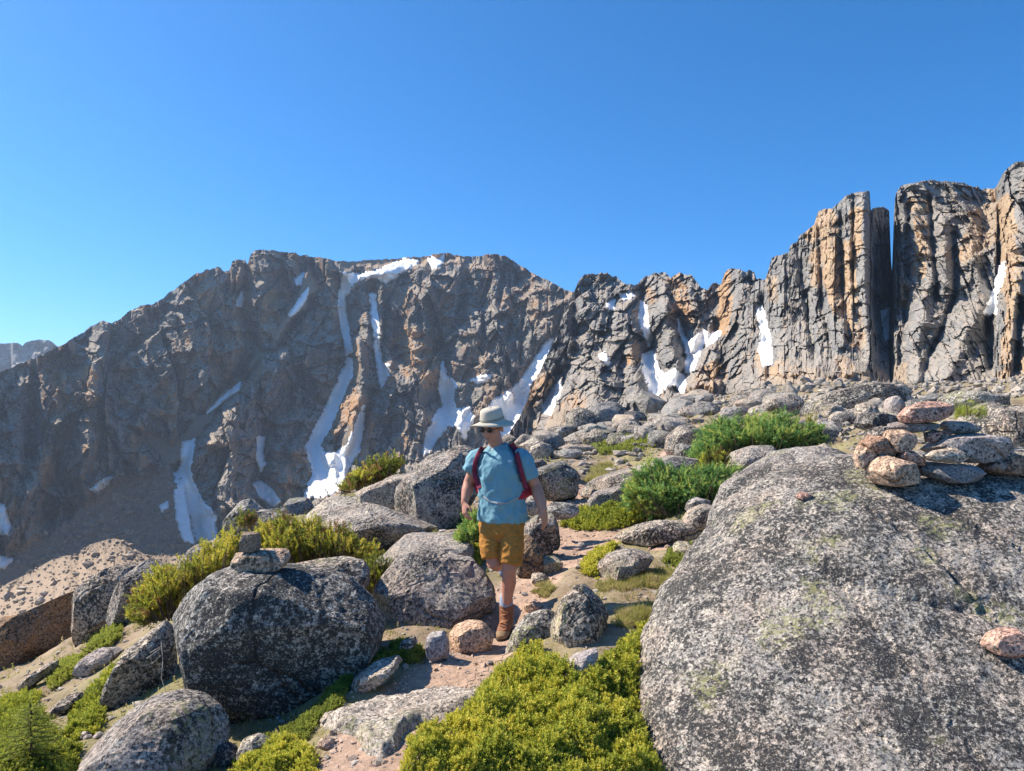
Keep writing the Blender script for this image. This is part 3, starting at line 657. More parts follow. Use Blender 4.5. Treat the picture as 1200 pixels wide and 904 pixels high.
YS = np.geomspace(2.2, 130, 420)
def hit(px, py):
    """distance at which the line through a pixel meets the ground"""
    px = np.atleast_1d(np.asarray(px, float)); py = np.atleast_1d(np.asarray(py, float))
    out = np.full(px.shape, np.nan); prev = np.full(px.shape, 1.0); yp = YS[0]
    for Y in YS:
        d = (500 - py) / F * Y - gz((px - 600) / F * Y, np.full(px.shape, Y))
        new = np.isnan(out) & (d <= 0)
        out[new] = (yp + (Y - yp) * prev / np.maximum(prev - d, 1e-6))[new] if Y > YS[0] else Y
        prev = d; yp = Y
    return out

trail_px = [(385, 960), (415, 900), (440, 872), (480, 825), (520, 790), (560, 768), (592, 742), (606, 705), (622, 680), (648, 662), (680, 642), (712, 628), (745, 618)]
trail2_px = [(648, 662), (672, 620), (664, 590), (690, 572), (720, 556), (750, 547), (776, 540), (800, 520), (810, 500)]
trail3_px = [(745, 618), (790, 640), (835, 632)]
def to_ground(l):
    Y = hit([p[0] for p in l], [p[1] for p in l]); Y = np.where(np.isnan(Y), 30, Y)
    return [(float((p[0] - 600) / F * y), float(y)) for p, y in zip(l, Y)]
path = np.zeros_like(GXX); dmin = np.full(GXX.shape, 1e9)
for l, wd in ((trail_px, 0.36), (trail2_px, 0.50), (trail3_px, 0.28)):
    d, _ = seg_dist(GXX, GYY, to_ground(l))
    n_ = perlin(np.stack([GXX * 2.2, GYY * 2.2, 0 * GXX], -1), 5)
    path = np.maximum(path, smooth01(1.25 - d / wd * (1 - 0.35 * n_)))
near = (GYY < 60)
bmp = fbm(np.stack([GXX * 0.9, GYY * 0.9, 0 * GXX], -1), 4, 0.5, 77)
bmp2 = fbm(np.stack([GXX * 6, GYY * 6, 0 * GXX], -1), 3, 0.6, 78)
GZ = GZ + near * (0.16 * bmp * (1 - 0.6 * path) * np.clip(GYY / 6, 0.4, 2.5) + 0.03 * bmp2) - 0.035 * path * near
ground = obj('ground', new_mesh('ground', np.stack([GXX, GYY, GZ], -1).reshape(-1, 3), grid_faces(*GXX.shape), True, {'path': path}), M['soil'])
tag(ground, kind='structure')
fq = grid_faces(*GXX.shape)
ok = (path.ravel()[fq].min(1) > 0.62) & (GYY.ravel()[fq].max(1) < 40)
u, inv = np.unique(fq[ok], return_inverse=True)
tv = np.stack([GXX, GYY, GZ + 0.004], -1).reshape(-1, 3)[u]
trail = obj('trail', new_mesh('trail', tv, inv.reshape(-1, 4), True, {'path': np.ones(len(u))}), M['soil'])
tag(trail, kind='structure')

# ------------------------------------------------------------------ boulders and stones
_ico = {}
def ico(n):
    if n not in _ico:
        bm = bmesh.new(); bmesh.ops.create_icosphere(bm, subdivisions=n, radius=1.0)
        v = np.array([x.co for x in bm.verts]); f = np.array([[q.index for q in y.verts] for y in bm.faces]); bm.free()
        _ico[n] = (v, f)
    return _ico[n]

rock_bvh = {}
def rock(label, outline, Y=None, dep=0.8, lean=0.0, mat='granite', seed=0, cuts=7, planes=(), e=0.46, rough=0.75, sub=None, name='boulder', cat=None, group=None, parent=None, front=None, keep=None, cutd=(0.66, 0.92), chips=18, ground=True):
    """a boulder: its outline at its own distance, rounded front and back, split by flat faces, then weathered"""
    o_ = np.array(outline, float)
    c = np.array([(o_[:, 0].min() + o_[:, 0].max()) / 2, (o_[:, 1].min() + o_[:, 1].max()) / 2])
    wpx = np.ptp(o_[:, 0]); hpx = np.ptp(o_[:, 1])
    if Y is None and front is None:
        b = o_[o_[:, 1] > o_[:, 1].max() - 0.18 * hpx - 1]
        front = float(np.nan_to_num(hit([b[:, 0].mean()], [o_[:, 1].max()])[0], nan=30.0))
    size = max(wpx, hpx)
    if Y is None: Y = front / (1 - 0.42 * dep * min(wpx, 1.6 * hpx) / F)
    sub = sub or (6 if size > 200 else 5 if size > 80 else 4 if size > 28 else 3)
    d, f = ico(sub)
    th = np.arctan2(-d[:, 2], d[:, 0])                     # image rows grow downwards
    # radius of the outline in every direction
    an = np.linspace(-np.pi, np.pi, 361); rad = np.zeros(361)
    ring = np.concatenate([o_, o_[:1]]) - c
    for k in range(len(ring) - 1):
        p0, p1 = ring[k], ring[k + 1]; e0 = p1 - p0
        den = np.cos(an) * e0[1] - np.sin(an) * e0[0]
        with np.errstate(divide='ignore', invalid='ignore'):
            tt = (p0[0] * e0[1] - p0[1] * e0[0]) / den
            uu = np.where(np.abs(e0[0]) > np.abs(e0[1]), (tt * np.cos(an) - p0[0]) / e0[0], (tt * np.sin(an) - p0[1]) / e0[1])
        ok = (tt > 0) & (uu >= -1e-6) & (uu <= 1 + 1e-6)
        rad = np.where(ok, np.maximum(rad, np.nan_to_num(tt)), rad)
    rad = np.where(rad <= 0, np.interp(an, an[rad > 0], rad[rad > 0]), rad)
    R = np.interp(th, an, rad)
    cc = np.hypot(d[:, 0], d[:, 2])
    rx = cc ** e; ry = np.sign(d[:, 1]) * np.abs(d[:, 1]) ** e
    s_ = np.maximum(rx ** 2 + ry ** 2, 1e-9) ** 0.5; kk = np.where(s_ > 1.0, 1.0 / s_ ** 0.35, 1.0)
    ry = ry * kk
    hw = 0.5 * min(wpx, 1.7 * hpx) / F * Y
    n3 = np.stack([rx * np.cos(th), ry, rx * np.sin(-th)], -1)
    ox = rx * R * np.cos(th); oy = rx * R * np.sin(th)
    Ys = Y + lean * (-oy) / F * Y
    p = P(c[0] + ox, c[1] + oy, Ys); p[:, 1] += ry * hw * dep
    base = P(c[0], c[1] + 0.5 * hpx, Y)
    p -= base
    ctr = p.mean(0); q = p - ctr
    half = np.array([0.5 * wpx / F * Y, hw * dep, 0.5 * hpx / F * Y])
    r_ = np.random.default_rng(1000 + seed)
    pls = list(planes)
    for _ in range(cuts):
        n = r_.normal(size=3); n[1] = -abs(n[1]) * 1.1; n[2] = n[2] * 0.8 + 0.35
        pls.append((n[0], n[1], n[2], r_.uniform(*cutd)))
    for _ in range(chips):
        n = r_.normal(size=3); n[1] = -abs(n[1]); pls.append((n[0], n[1], n[2], r_.uniform(0.78, 0.965)))
    for (a, b, c_, h) in pls:
        n = np.array([a, b, c_]); n = n / np.linalg.norm(n)
        qq_ = q / half
        al = qq_ @ n; mx = np.percentile(al, 99.5) * h
        ov = np.maximum(al - mx, 0)
        q = q - (ov * 0.93)[:, None] * n * half
    sz = float(np.cbrt(np.prod(half)))
    ns = q / sz + seed * 3.7
    nrm = q / np.maximum(np.linalg.norm(q, axis=1), 1e-6)[:, None]
    am = 0.065 * fbm(ns * 0.9, 3, 0.5, seed) + 0.045 * fbm(ns * 3.2, 4, 0.55, seed + 5, ridged=True) - 0.02
    f1, f2, cid = worley2(ns[:, 0] * 1.7 + ns[:, 1] * 0.9, ns[:, 2] * 1.7 - ns[:, 1] * 0.7, seed)
    am = am - 0.05 * smooth01(1 - (f2 - f1) / 0.06) * (r_.random() < 0.6) + 0.04 * (cid - 0.5)
    am = am + 0.022 * fbm(ns * 14, 3, 0.6, seed + 9) + 0.03 * fbm(ns * 6.5, 3, 0.6, seed + 11, ridged=True)
    ed = 1 if keep is None else keep
    q = q + nrm * (am * sz * rough * ed)[:, None]
    v = q + ctr
    if ground:                                            # bed the foot of the rock in the soil
        lo = v[:, 2].min(); w3 = half[0] * 0.6
        zg = float(np.min(gz(base[0] + np.array([-w3, 0, w3, 0]), base[1] + np.array([0, -half[1] * .8, 0, 0.0])))) - base[2] - 0.12 * half[2]
        if zg < lo and lo - zg < 1.5 * half[2]:
            k_ = v[:, 2] < ctr[2]; v[k_, 2] = ctr[2] + (v[k_, 2] - ctr[2]) * (zg - ctr[2]) / (lo - ctr[2])
    o = obj(name, new_mesh(name, v, f, False), M[mat] if isinstance(mat, str) else mat, parent, base)
    tag(o, label, cat or name, group)
    return o

GB = 'granite boulders on the alpine slope'
giant = rock('huge speckled granite boulder filling the picture corner, cairn on its top', [(748, 800), (755, 758), (781, 697), (812, 655), (838, 620), (848, 600), (868, 582), (900, 562), (935, 548), (975, 538), (1040, 532), (1100, 528), (1190, 526), (1290, 536), (1370, 570), (1400, 700), (1390, 900), (1300, 1010), (1000, 1030), (850, 990), (785, 930), (763, 885), (750, 845)],
    Y=4.55, dep=0.62, lean=0.95, mat='granite_giant', seed=3, cuts=0, chips=0, e=0.85, rough=0.5, sub=7, cat='boulder', group=GB,
    planes=[(-0.75, -0.6, 0.3, .93), (0.3, -0.6, 0.8, .95), (-.1, -1, 0.35, .95)])
rock('pinkish granite shoulder leaning against the back of the huge boulder', [(834, 608), (842, 588), (858, 570), (880, 556), (918, 530), (945, 525), (975, 526), (1008, 537), (1020, 560), (960, 590), (900, 610), (860, 628), (840, 630)], Y=6.6, dep=0.9, lean=0.4, mat='granite_giant', seed=5, cuts=3, rough=0.7, group=GB)
R2 = rock('big dark rounded boulder carrying the two stone cairn', [(204, 745), (206, 718), (220, 697), (245, 675), (270, 667), (300, 666), (340, 668), (372, 672), (405, 682), (436, 712), (447, 740), (440, 765), (420, 790), (385, 822), (365, 842), (330, 858), (290, 860), (258, 850), (228, 826), (212, 810), (204, 790)],
    dep=0.75, lean=-0.05, mat='granite_dark', seed=8, cuts=0, chips=5, e=0.6, rough=0.55, group=GB, planes=[(0.3, -0.95, -0.3, .66), (-0.8, -0.4, 0.35, .86), (0.5, -0.3, 0.8, .86)])
rock('flat topped boulder wedged behind the big dark cairn boulder', [(330, 672), (338, 664), (360, 657), (400, 655), (424, 660), (431, 672), (430, 690), (395, 694), (350, 688)], Y=6.0, dep=1.1, mat='granite_pale', seed=9, cuts=4, planes=[(0, -.1, 1, .8)], group=GB)
rock('rounded boulder cut by the bottom edge of the picture, below the big dark boulder', [(82, 908), (100, 880), (128, 850), (158, 830), (190, 822), (220, 826), (241, 840), (253, 860), (252, 890), (245, 950), (90, 950)], front=3.75, dep=0.9, lean=0.3, mat='granite_pale', seed=14, cuts=2, rough=0.5, planes=[(0.75, -0.6, 0.0, .72), (-.5, -.3, .8, .86)], group=GB)
rock('tall slanted slab leaning on the big dark boulder', [(113, 858), (122, 825), (138, 785), (150, 752), (163, 736), (184, 729), (196, 742), (198, 790), (196, 826), (160, 850), (128, 868)], Y=5.7, dep=0.9, mat='granite', seed=17, cuts=2, rough=0.7, planes=[(0.7, -0.7, 0.0, .62), (-0.9, -.3, .3, .8)], group=GB)
rock('brown overhanging rock face at the picture edge beyond the green slope', [(-90, 740), (0, 733), (30, 719), (60, 704), (86, 694), (88, 715), (82, 760), (72, 775), (40, 788), (0, 802), (-90, 815)], Y=10.5, dep=0.8, lean=-0.1, mat='granite_brown', seed=19, cuts=1, rough=0.6, planes=[(0.2, -1, -0.25, .6), (-.1, -.2, 1, .86)], group=GB)
rock('grey cracked outcrop beside the brown overhanging rock', [(74, 772), (80, 740), (86, 708), (100, 685), (124, 667), (150, 660), (168, 668), (172, 700), (152, 725), (118, 750), (86, 775)], Y=9.3, dep=0.8, mat='granite', seed=21, cuts=4, planes=[(.2, -1, .1, .7)], group=GB)
rock('ribbed grey slab behind the yellow juniper on the left slope', [(122, 738), (132, 695), (142, 668), (165, 657), (198, 654), (206, 668), (190, 692), (168, 716), (150, 735), (132, 745)], Y=8.6, dep=0.8, mat='granite_pale', seed=23, cuts=4, planes=[(.4, -1, .1, .7)], group=GB)
rock('stack of thin flat ledges above the juniper', [(212, 652), (226, 641), (250, 632), (277, 636), (272, 648), (240, 656)], Y=11.5, dep=1.4, mat='granite_pale', seed=24, cuts=4, planes=[(0, -.1, 1, .7)], group=GB)
rock('dark low ledge stone just under the small cairn on the skyline', [(238, 640), (260, 630), (282, 628), (284, 640), (262, 648)], Y=11.8, dep=1.3, mat='granite_dark', seed=25, group=GB)
rock('rough pale knob of rock beside the snow tongue', [(256, 632), (261, 606), (274, 590), (289, 586), (304, 599), (322, 597), (318, 622), (290, 636)], Y=14.5, dep=0.9, mat='granite_far', seed=26, cuts=7, group=GB)
rock('dark blocky rock on the skyline above the green juniper', [(296, 614), (310, 597), (330, 600), (334, 586), (358, 583), (366, 600), (350, 618), (312, 622)], Y=14.0, dep=0.9, mat='granite_dark', seed=27, cuts=7, group=GB)
rock('broad grey skyline boulder next to the dark blocky rock', [(352, 612), (356, 590), (380, 581), (415, 584), (441, 590), (456, 602), (430, 626), (372, 634)], Y=12.5, dep=0.9, mat='granite_far', seed=29, cuts=5, planes=[(0, -.3, 1, .72)], group=GB)
rock('large cracked boulder behind the swinging arm of the hiker', [(448, 594), (460, 574), (478, 558), (490, 544), (502, 534), (516, 533), (534, 529), (552, 533), (559, 548), (560, 590), (556, 612), (536, 625), (514, 628), (498, 615), (470, 605)], Y=10.6, dep=0.85, mat='granite_pale', seed=31, cuts=3, rough=0.8, planes=[(0.75, -0.7, -0.05, .62), (-.3, -.5, .8, .8)], group=GB)
rock('shadowed block with a flat lid, left shoulder of the large cracked boulder', [(411, 588), (417, 576), (440, 567), (456, 559), (471, 554), (488, 552), (482, 578), (458, 600), (440, 603), (422, 598)], Y=11.2, dep=0.9, mat='granite', seed=33, cuts=3, planes=[(0, -.15, 1, .7), (.2, -1, -.1, .7)], group=GB)
rock('knobbly pale rock peeking out behind the shoulder of the hiker', [(516, 540), (522, 528), (536, 523), (548, 522), (562, 528), (570, 545), (560, 556), (530, 552)], Y=12.4, dep=0.9, mat='granite_far', seed=34, cuts=6, group=GB)
rock('long sloping slab below the large cracked boulder', [(360, 614), (370, 600), (386, 592), (410, 590), (440, 597), (480, 610), (514, 624), (505, 636), (470, 640), (438, 648), (428, 656), (398, 642), (370, 628)], Y=9.4, dep=1.1, mat='granite_pale', seed=36, cuts=3, planes=[(-.1, -.3, 1, .74), (.3, -1, -.1, .8)], group=GB)
rock('wide low boulder directly behind the round trailside boulder', [(430, 664), (444, 646), (460, 631), (480, 625), (530, 627), (548, 635), (556, 655), (570, 684), (510, 700), (440, 700)], Y=7.9, dep=0.9, mat='granite', seed=38, cuts=3, planes=[(0, -.4, 1, .78)], group=GB)
rock('round speckled boulder beside the boot of the hiker', [(436, 724), (439, 692), (454, 666), (470, 650), (500, 644), (530, 648), (551, 660), (566, 675), (579, 696), (587, 722), (582, 744), (545, 752), (500, 752), (458, 756), (440, 744)], Y=6.25, dep=0.85, lean=0.15, mat='granite', seed=41, cuts=2, rough=0.7, planes=[(0.45, -0.85, -0.1, .76), (-.5, -.5, .7, .84)], group=GB)
GS = 'loose stones beside the trail'
rock('smooth tan stone at the trail edge in front of the round boulder', [(525, 746), (532, 736), (548, 729), (565, 731), (579, 745), (574, 762), (546, 768), (528, 761)], dep=0.9, mat='stone_tan', seed=43, cuts=2, rough=0.5, name='stone', group=GS)
rock('upright squarish stone next to the smooth tan stone', [(498, 772), (499, 748), (506, 742), (520, 741), (526, 752), (527, 775), (512, 779)], dep=0.9, mat='stone_lilac', seed=44, cuts=4, rough=0.6, name='stone', group=GS)
rock('small dark stone tucked in grass left of the upright squarish stone', [(462, 766), (470, 752), (484, 744), (490, 752), (482, 764), (468, 772)], mat='granite', seed=45, name='stone', group=GS)
rock('long pale stone sunk in the grass bank above the trail', [(405, 815), (414, 796), (438, 780), (464, 774), (477, 782), (452, 794), (428, 808), (410, 819)], dep=1.0, mat='granite_pale', seed=46, cuts=3, name='stone', group=GS, planes=[(-.2, -.4, 1, .7)])
def flush(label, poly, hgt, mat, seed, name, cat, group):
    """a slab bedded in the ground: only its weathered top stands proud"""
    xs = [p[0] for p in poly]; ys = [p[1] for p in poly]
    gx = np.arange(min(xs) - 6, max(xs) + 6.1, 1.6); gy = np.arange(min(ys) - 6, max(ys) + 6.1, 1.6)
    PX, PY = np.meshgrid(gx, gy)
    Yg = hit(PX.ravel(), PY.ravel()).reshape(PX.shape)
    X = (PX - 600) / F * Yg; z = gz(X, Yg)
    n = fbm(np.stack([X * 5, Yg * 5, 0 * X], -1), 4, 0.55, seed); n2 = fbm(np.stack([X * 25, Yg * 25, 0 * X], -1), 3, 0.6, seed + 1)
    sd = sdist(PX, PY, poly) + 5 * n
    zt = blur(z, 4) + hgt * (smooth01(sd / 9) * (1 + 0.5 * n)) + 0.006 * n2 - 0.05 * (1 - smooth01(0.5 + sd / 4))
    V = np.stack([X, Yg, zt], -1); base = V.reshape(-1, 3).mean(0)
    f = grid_faces(len(gy), len(gx)); f = f[sd.ravel()[f].max(1) > -4]
    u, inv = np.unique(f, return_inverse=True)
    o = obj(name, new_mesh(name, V.reshape(-1, 3)[u] - base, inv.reshape(-1, 4)), M[mat], None, base)
    return tag(o, label, cat, group)
flush('broad worn slab lying flush across the trail', [(366, 850), (398, 836), (440, 822), (500, 811), (560, 810), (592, 818), (565, 830), (520, 846), (478, 860), (466, 884), (448, 892), (430, 888), (416, 866), (388, 858)], 0.07, 'stone_cream', 47, 'rock_slab', 'rock slab', GS)
rock('low dark ribbed rock against the boot of the hiker', [(590, 770), (600, 745), (616, 725), (635, 714), (652, 721), (650, 742), (622, 760), (604, 774)], front=5.2, dep=0.9, mat='granite_dark', seed=49, cuts=3, name='rock', group=GS, planes=[(-.6, -.5, .6, .75)])
rock('pointed grey rock standing above the yellow green heather', [(638, 760), (648, 732), (660, 705), (675, 690), (690, 686), (706, 692), (718, 706), (717, 727), (706, 752), (690, 770), (660, 774)], front=5.0, dep=0.8, mat='granite', seed=51, cuts=3, name='rock', group=GS, planes=[(.8, -.6, -.1, .68), (-.4, -.7, .5, .8)])
rock('small purple grey rock surrounded by heather', [(650, 808), (657, 786), (675, 770), (702, 762), (700, 778), (686, 792), (668, 810)], dep=0.9, mat='stone_lilac', seed=52, cuts=4, name='rock', group=GS)
rock('hunched grey rock with a black end in the grassy hollow', [(697, 684), (702, 663), (714, 652), (735, 645), (757, 647), (769, 655), (766, 668), (742, 676), (716, 686)], dep=0.9, mat='granite', seed=54, cuts=2, name='rock', group=GS, planes=[(.8, -.5, 0, .75)])
rock('long black and grey slab above the hunched rock', [(716, 644), (725, 628), (745, 616), (770, 612), (800, 611), (823, 615), (832, 626), (822, 639), (790, 641), (738, 643)], dep=1.0, mat='granite', seed=56, cuts=3, name='rock', group=GS, planes=[(.3, -1, -.1, .76)])
rock('grey ramp of rock rising behind the long slab', [(795, 618), (810, 600), (832, 588), (846, 585), (846, 610), (838, 625), (815, 618)], Y=8.4, dep=1.0, mat='granite_pale', seed=57, name='rock', group=GS)
rock('small rock with a rounded top at the fir edge', [(803, 596), (808, 586), (820, 581), (832, 586), (834, 598), (815, 602)], Y=9.2, mat='stone_lilac', seed=58, name='rock', group=GS)
rock('dark pyramid rock at the knee of the hiker', [(596, 668), (604, 642), (611, 628), (622, 629), (640, 648), (646, 662), (626, 670)], Y=7.5, dep=0.9, mat='granite_brown', seed=61, cuts=4, name='rock', group=GS)
rock('rounded trail stone behind the dark pyramid rock', [(618, 672), (622, 660), (636, 653), (652, 653), (661, 662), (655, 673), (632, 676)], dep=0.9, mat='granite', seed=62, name='stone', group=GS)
rock('small whitish stone at the trail bend', [(620, 684), (622, 674), (634, 671), (645, 674), (646, 682), (630, 687)], mat='granite_pale', seed=63, name='stone', group=GS)
rock('thin stone plate lying on the path by the boot', [(610, 716), (612, 708), (624, 706), (638, 708), (636, 716), (620, 720)], mat='stone_tan', seed=64, name='stone', group=GS)
rock('speckled rock behind the hanging hand of the hiker', [(612, 632), (616, 614), (628, 604), (648, 603), (654, 614), (657, 630), (636, 636)], Y=8.3, dep=0.9, mat='granite', seed=66, cuts=5, name='rock', group=GS)
rock('dark shadowed rock between hiker and grassy hummock', [(634, 606), (646, 590), (664, 587), (678, 594), (680, 606), (658, 612)], Y=9.3, mat='granite_dark', seed=67, cuts=5, name='rock', group=GS)
rock('pale rock touching the elbow of the hiker', [(612, 598), (616, 582), (630, 577), (642, 584), (640, 600), (624, 606)], Y=9.0, mat='granite_pale', seed=68, name='rock', group=GS)
rock('flat lidded boulder with a black face beyond the elbow of the hiker', [(627, 562), (629, 546), (643, 536), (660, 536), (675, 544), (682, 556), (682, 578), (664, 583), (640, 578)], Y=12.2, dep=0.9, mat='granite_dark', seed=71, cuts=2, group=GB, planes=[(0, -.2, 1, .62), (.1, -1, -.15, .7)])
rock('long pale whaleback slab below the far trail', [(679, 578), (690, 565), (720, 555), (750, 548), (775, 538), (802, 530), (822, 535), (818, 552), (790, 564), (740, 572), (715, 584), (686, 588)], Y=12.5, dep=0.9, lean=0.3, mat='granite_pale', seed=73, cuts=2, group=GB, planes=[(.2, -1, -.2, .8)])
rock('boxy boulder with a shaded end beside the green fir', [(684, 594), (698, 578), (730, 569), (742, 572), (743, 592), (722, 598), (696, 600)], Y=11.0, dep=0.9, mat='granite', seed=74, cuts=3, group=GB, planes=[(.8, -.6, -.1, .66)])
rock('black boulder in the shade between two fir shrubs', [(764, 562), (772, 546), (790, 536), (812, 535), (822, 548), (812, 562), (790, 570)], Y=11.6, dep=0.9, mat='granite_dark', seed=75, group=GB)
rock('rock bedded in the fir shrub below the far slabs', [(848, 556), (852, 540), (862, 530), (885, 523), (906, 522), (910, 534), (892, 548), (868, 560)], Y=11.5, dep=0.9, mat='granite_pale', seed=76, cuts=3, group=GB)
rock('dark perched boulder on the skyline at the foot of the spires', [(687, 497), (689, 483), (700, 473), (715, 470), (733, 474), (739, 485), (731, 494), (708, 500)], Y=31, dep=0.9, mat='granite_dark', seed=81, cuts=4, group=GB)
rock('low dark boulder to the side of the perched skyline boulder', [(729, 494), (733, 483), (742, 480), (758, 485), (762, 494), (744, 499)], Y=29, mat='granite_dark', seed=82, group=GB)
rock('rounded boulder below the perched skyline boulder', [(718, 508), (724, 497), (742, 492), (753, 500), (752, 509), (732, 512)], Y=27, mat='granite_far', seed=83, group=GB)
rock('pale humped boulder under the forked snow patch', [(756, 508), (760, 492), (775, 485), (793, 487), (798, 496), (794, 506), (774, 510)], Y=28, mat='granite_far', seed=84, cuts=4, group=GB)
rock('pale tilted slab in front of the brown scree cone', [(652, 530), (660, 515), (676, 504), (690, 502), (688, 516), (676, 527), (664, 534)], Y=24, mat='granite_far', seed=85, cuts=4, group=GB)
rock('wedge shaped boulder with a dark side below the perched boulder', [(676, 528), (684, 512), (698, 502), (716, 504), (728, 512), (722, 520), (700, 526)], Y=23, mat='granite_far', seed=86, cuts=4, planes=[(.6, -.8, -.1, .68)], group=GB)
rock('grey boulder right behind the shoulder strap of the hiker', [(618, 540), (622, 524), (636, 518), (650, 522), (653, 534), (640, 542)], Y=20, mat='granite_far', seed=87, group=GB)
rock('split boulder pair on the rise behind the hiker', [(652, 536), (656, 528), (672, 524), (684, 528), (682, 537), (666, 541)], Y=19, mat='granite_dark', seed=88, group=GB)
rock('lumpy boulder at the upper end of the fir shrub', [(779, 530), (782, 512), (796, 500), (815, 496), (828, 503), (818, 518), (800, 530)], Y=17, mat='granite', seed=89, cuts=4, group=GB)
rock('small pointed dark stone above the fir shrub', [(826, 512), (828, 504), (834, 501), (839, 507), (837, 513)], Y=15.5, mat='granite_dark', seed=90, name='stone', group=GS)
rock('long low rock below the spire talus', [(790, 490), (800, 478), (822, 470), (842, 471), (848, 480), (836, 488), (806, 494)], Y=34, mat='granite_far', seed=91, group=GB)
rock('twin topped boulder in the far boulder line', [(843, 492), (846, 480), (858, 476), (876, 477), (877, 488), (860, 494)], Y=30, mat='granite_far', seed=92, group=GB)
rock('grey boulder next to the twin topped boulder', [(876, 490), (880, 477), (892, 474), (903, 480), (902, 490), (888, 494)], Y=29, mat='granite_far', seed=93, group=GB)
rock('little dark boulder in grass below the grey boulders', [(848, 500), (854, 488), (866, 484), (874, 492), (872, 500)], Y=26, mat='granite_dark', seed=94, group=GB)
rock('huge tilted slab lying at the foot of the tall cliff', [(941, 482), (949, 468), (985, 457), (1020, 449), (1050, 446), (1079, 449), (1089, 458), (1085, 472), (1062, 480), (1032, 481), (1002, 489), (974, 495), (948, 493)], Y=26, dep=0.8, mat='granite_far', seed=95, cuts=1, group=GB, rough=0.7, planes=[(.3, -1, -.35, .68), (0, -.2, 1, .8)])
rock('round ball stone in front of the huge tilted slab', [(1038, 478), (1041, 467), (1050, 464), (1060, 468), (1063, 478), (1056, 484), (1044, 484)], Y=15, dep=1.0, mat='stone_lilac', seed=96, cuts=1, name='stone', group=GS)
rock('mossy grey rock below the round ball stone', [(1003, 500), (1010, 484), (1026, 479), (1048, 482), (1058, 492), (1050, 504), (1020, 506)], Y=11, mat='granite', seed=97, group=GB)
rock('shaded flat rock under the huge tilted slab', [(950, 508), (958, 496), (974, 493), (990, 498), (994, 508), (972, 512)], Y=15, mat='granite_dark', seed=98, group=GB)
rock('layered flat slab behind the large cairn', [(1100, 476), (1106, 466), (1130, 456), (1152, 455), (1176, 462), (1190, 474), (1160, 482), (1120, 482)], Y=14, dep=1.0, mat='granite_far', seed=99, cuts=3, planes=[(0, -.2, 1, .7)], group=GB)
rock('pale boulder at the picture edge behind the cairn', [(1140, 520), (1146, 492), (1162, 476), (1185, 470), (1215, 472), (1240, 490), (1240, 530), (1180, 540)], Y=8.4, dep=0.8, mat='granite_pale', seed=100, cuts=3, group=GB)
rock('pinkish low ledge between slab and boulder behind the cairn', [(1120, 495), (1140, 480), (1160, 472), (1180, 468), (1172, 482), (1150, 496), (1130, 500)], Y=10, mat='granite_pale', seed=101, group=GB)
rock('half buried slab in the grey gravel on the green slope', [(20, 808), (30, 795), (50, 780), (66, 774), (62, 786), (44, 800), (28, 812)], mat='granite_pale', seed=102, name='rock', group=GS, planes=[(0, -.3, 1, .7)])
rock('grey rock sunk in the low shrubs above the seedling', [(56, 840), (62, 828), (78, 816), (92, 813), (94, 822), (80, 834), (66, 844)], mat='granite_pale', seed=103, name='rock', group=GS)
rock('pinkish rock below the bright green mat', [(88, 790), (94, 772), (110, 763), (130, 762), (142, 766), (138, 778), (112, 790), (96, 796)], mat='stone_lilac', seed=104, name='rock', group=GS)
rock('flat stone in the dark gap under the big dark boulder', [(248, 898), (252, 878), (264, 872), (276, 876), (280, 890), (268, 902)], mat='granite_pale', seed=105, name='stone', group=GS)
rock('grey stone beside the flat stone in the dark gap', [(274, 890), (284, 868), (298, 862), (312, 866), (318, 878), (302, 888), (284, 900)], mat='granite', seed=106, name='stone', group=GS)
rock('small tan stone on the bare dirt below the slab', [(370, 878), (374, 868), (384, 864), (392, 868), (392, 876), (380, 880)], mat='stone_tan', seed=107, name='stone', group=GS)
rock('little grey stone at the upper corner of the trail slab', [(371, 848), (378, 838), (390, 835), (398, 838), (392, 846), (380, 852)], mat='granite', seed=108, name='stone', group=GS)

bpy.context.view_layer.update()
def surf(o, px, py):
    """distance along a pixel's line to the surface of an object"""
    d = Vector(P(px, py, 1.0)).normalized()
    ok, loc, nrm, _ = o.ray_cast(o.matrix_world.inverted() @ Vector((0, 0, 0)), d)
    return (o.matrix_world @ loc).y if ok else None

# the small cairn on the big dark boulder
yc = surf(R2, 305, 674) or 5.6
yc += 0.12
GC = 'stones of the small cairn'
rock('long pinkish stone forming the base of the small cairn', [(272, 658), (277, 648), (300, 645), (334, 643), (338, 655), (331, 667), (300, 671), (276, 667)], Y=yc, dep=0.8, mat='stone_tan', seed=121, cuts=1, chips=6, e=.34, rough=0.4, planes=[(0, -.1, 1, .74), (0, -1, -.1, .75)], name='cairn_stone', cat='cairn stone', ground=False, group=GC)
rock('dark square stone balanced on top of the small cairn', [(279, 646), (280, 626), (289, 621), (304, 622), (306, 640), (301, 648), (284, 649)], Y=yc - 0.01, dep=0.8, mat='stone_umber', seed=122, cuts=0, chips=3, e=.24, rough=0.3, name='cairn_stone', cat='cairn stone', ground=False, group=GC, planes=[(0, -1, -.05, .7), (1, 0, .08, .74), (-1, 0, .05, .74), (0.05, 0, 1, .72), (0, 0, -1, .8)])
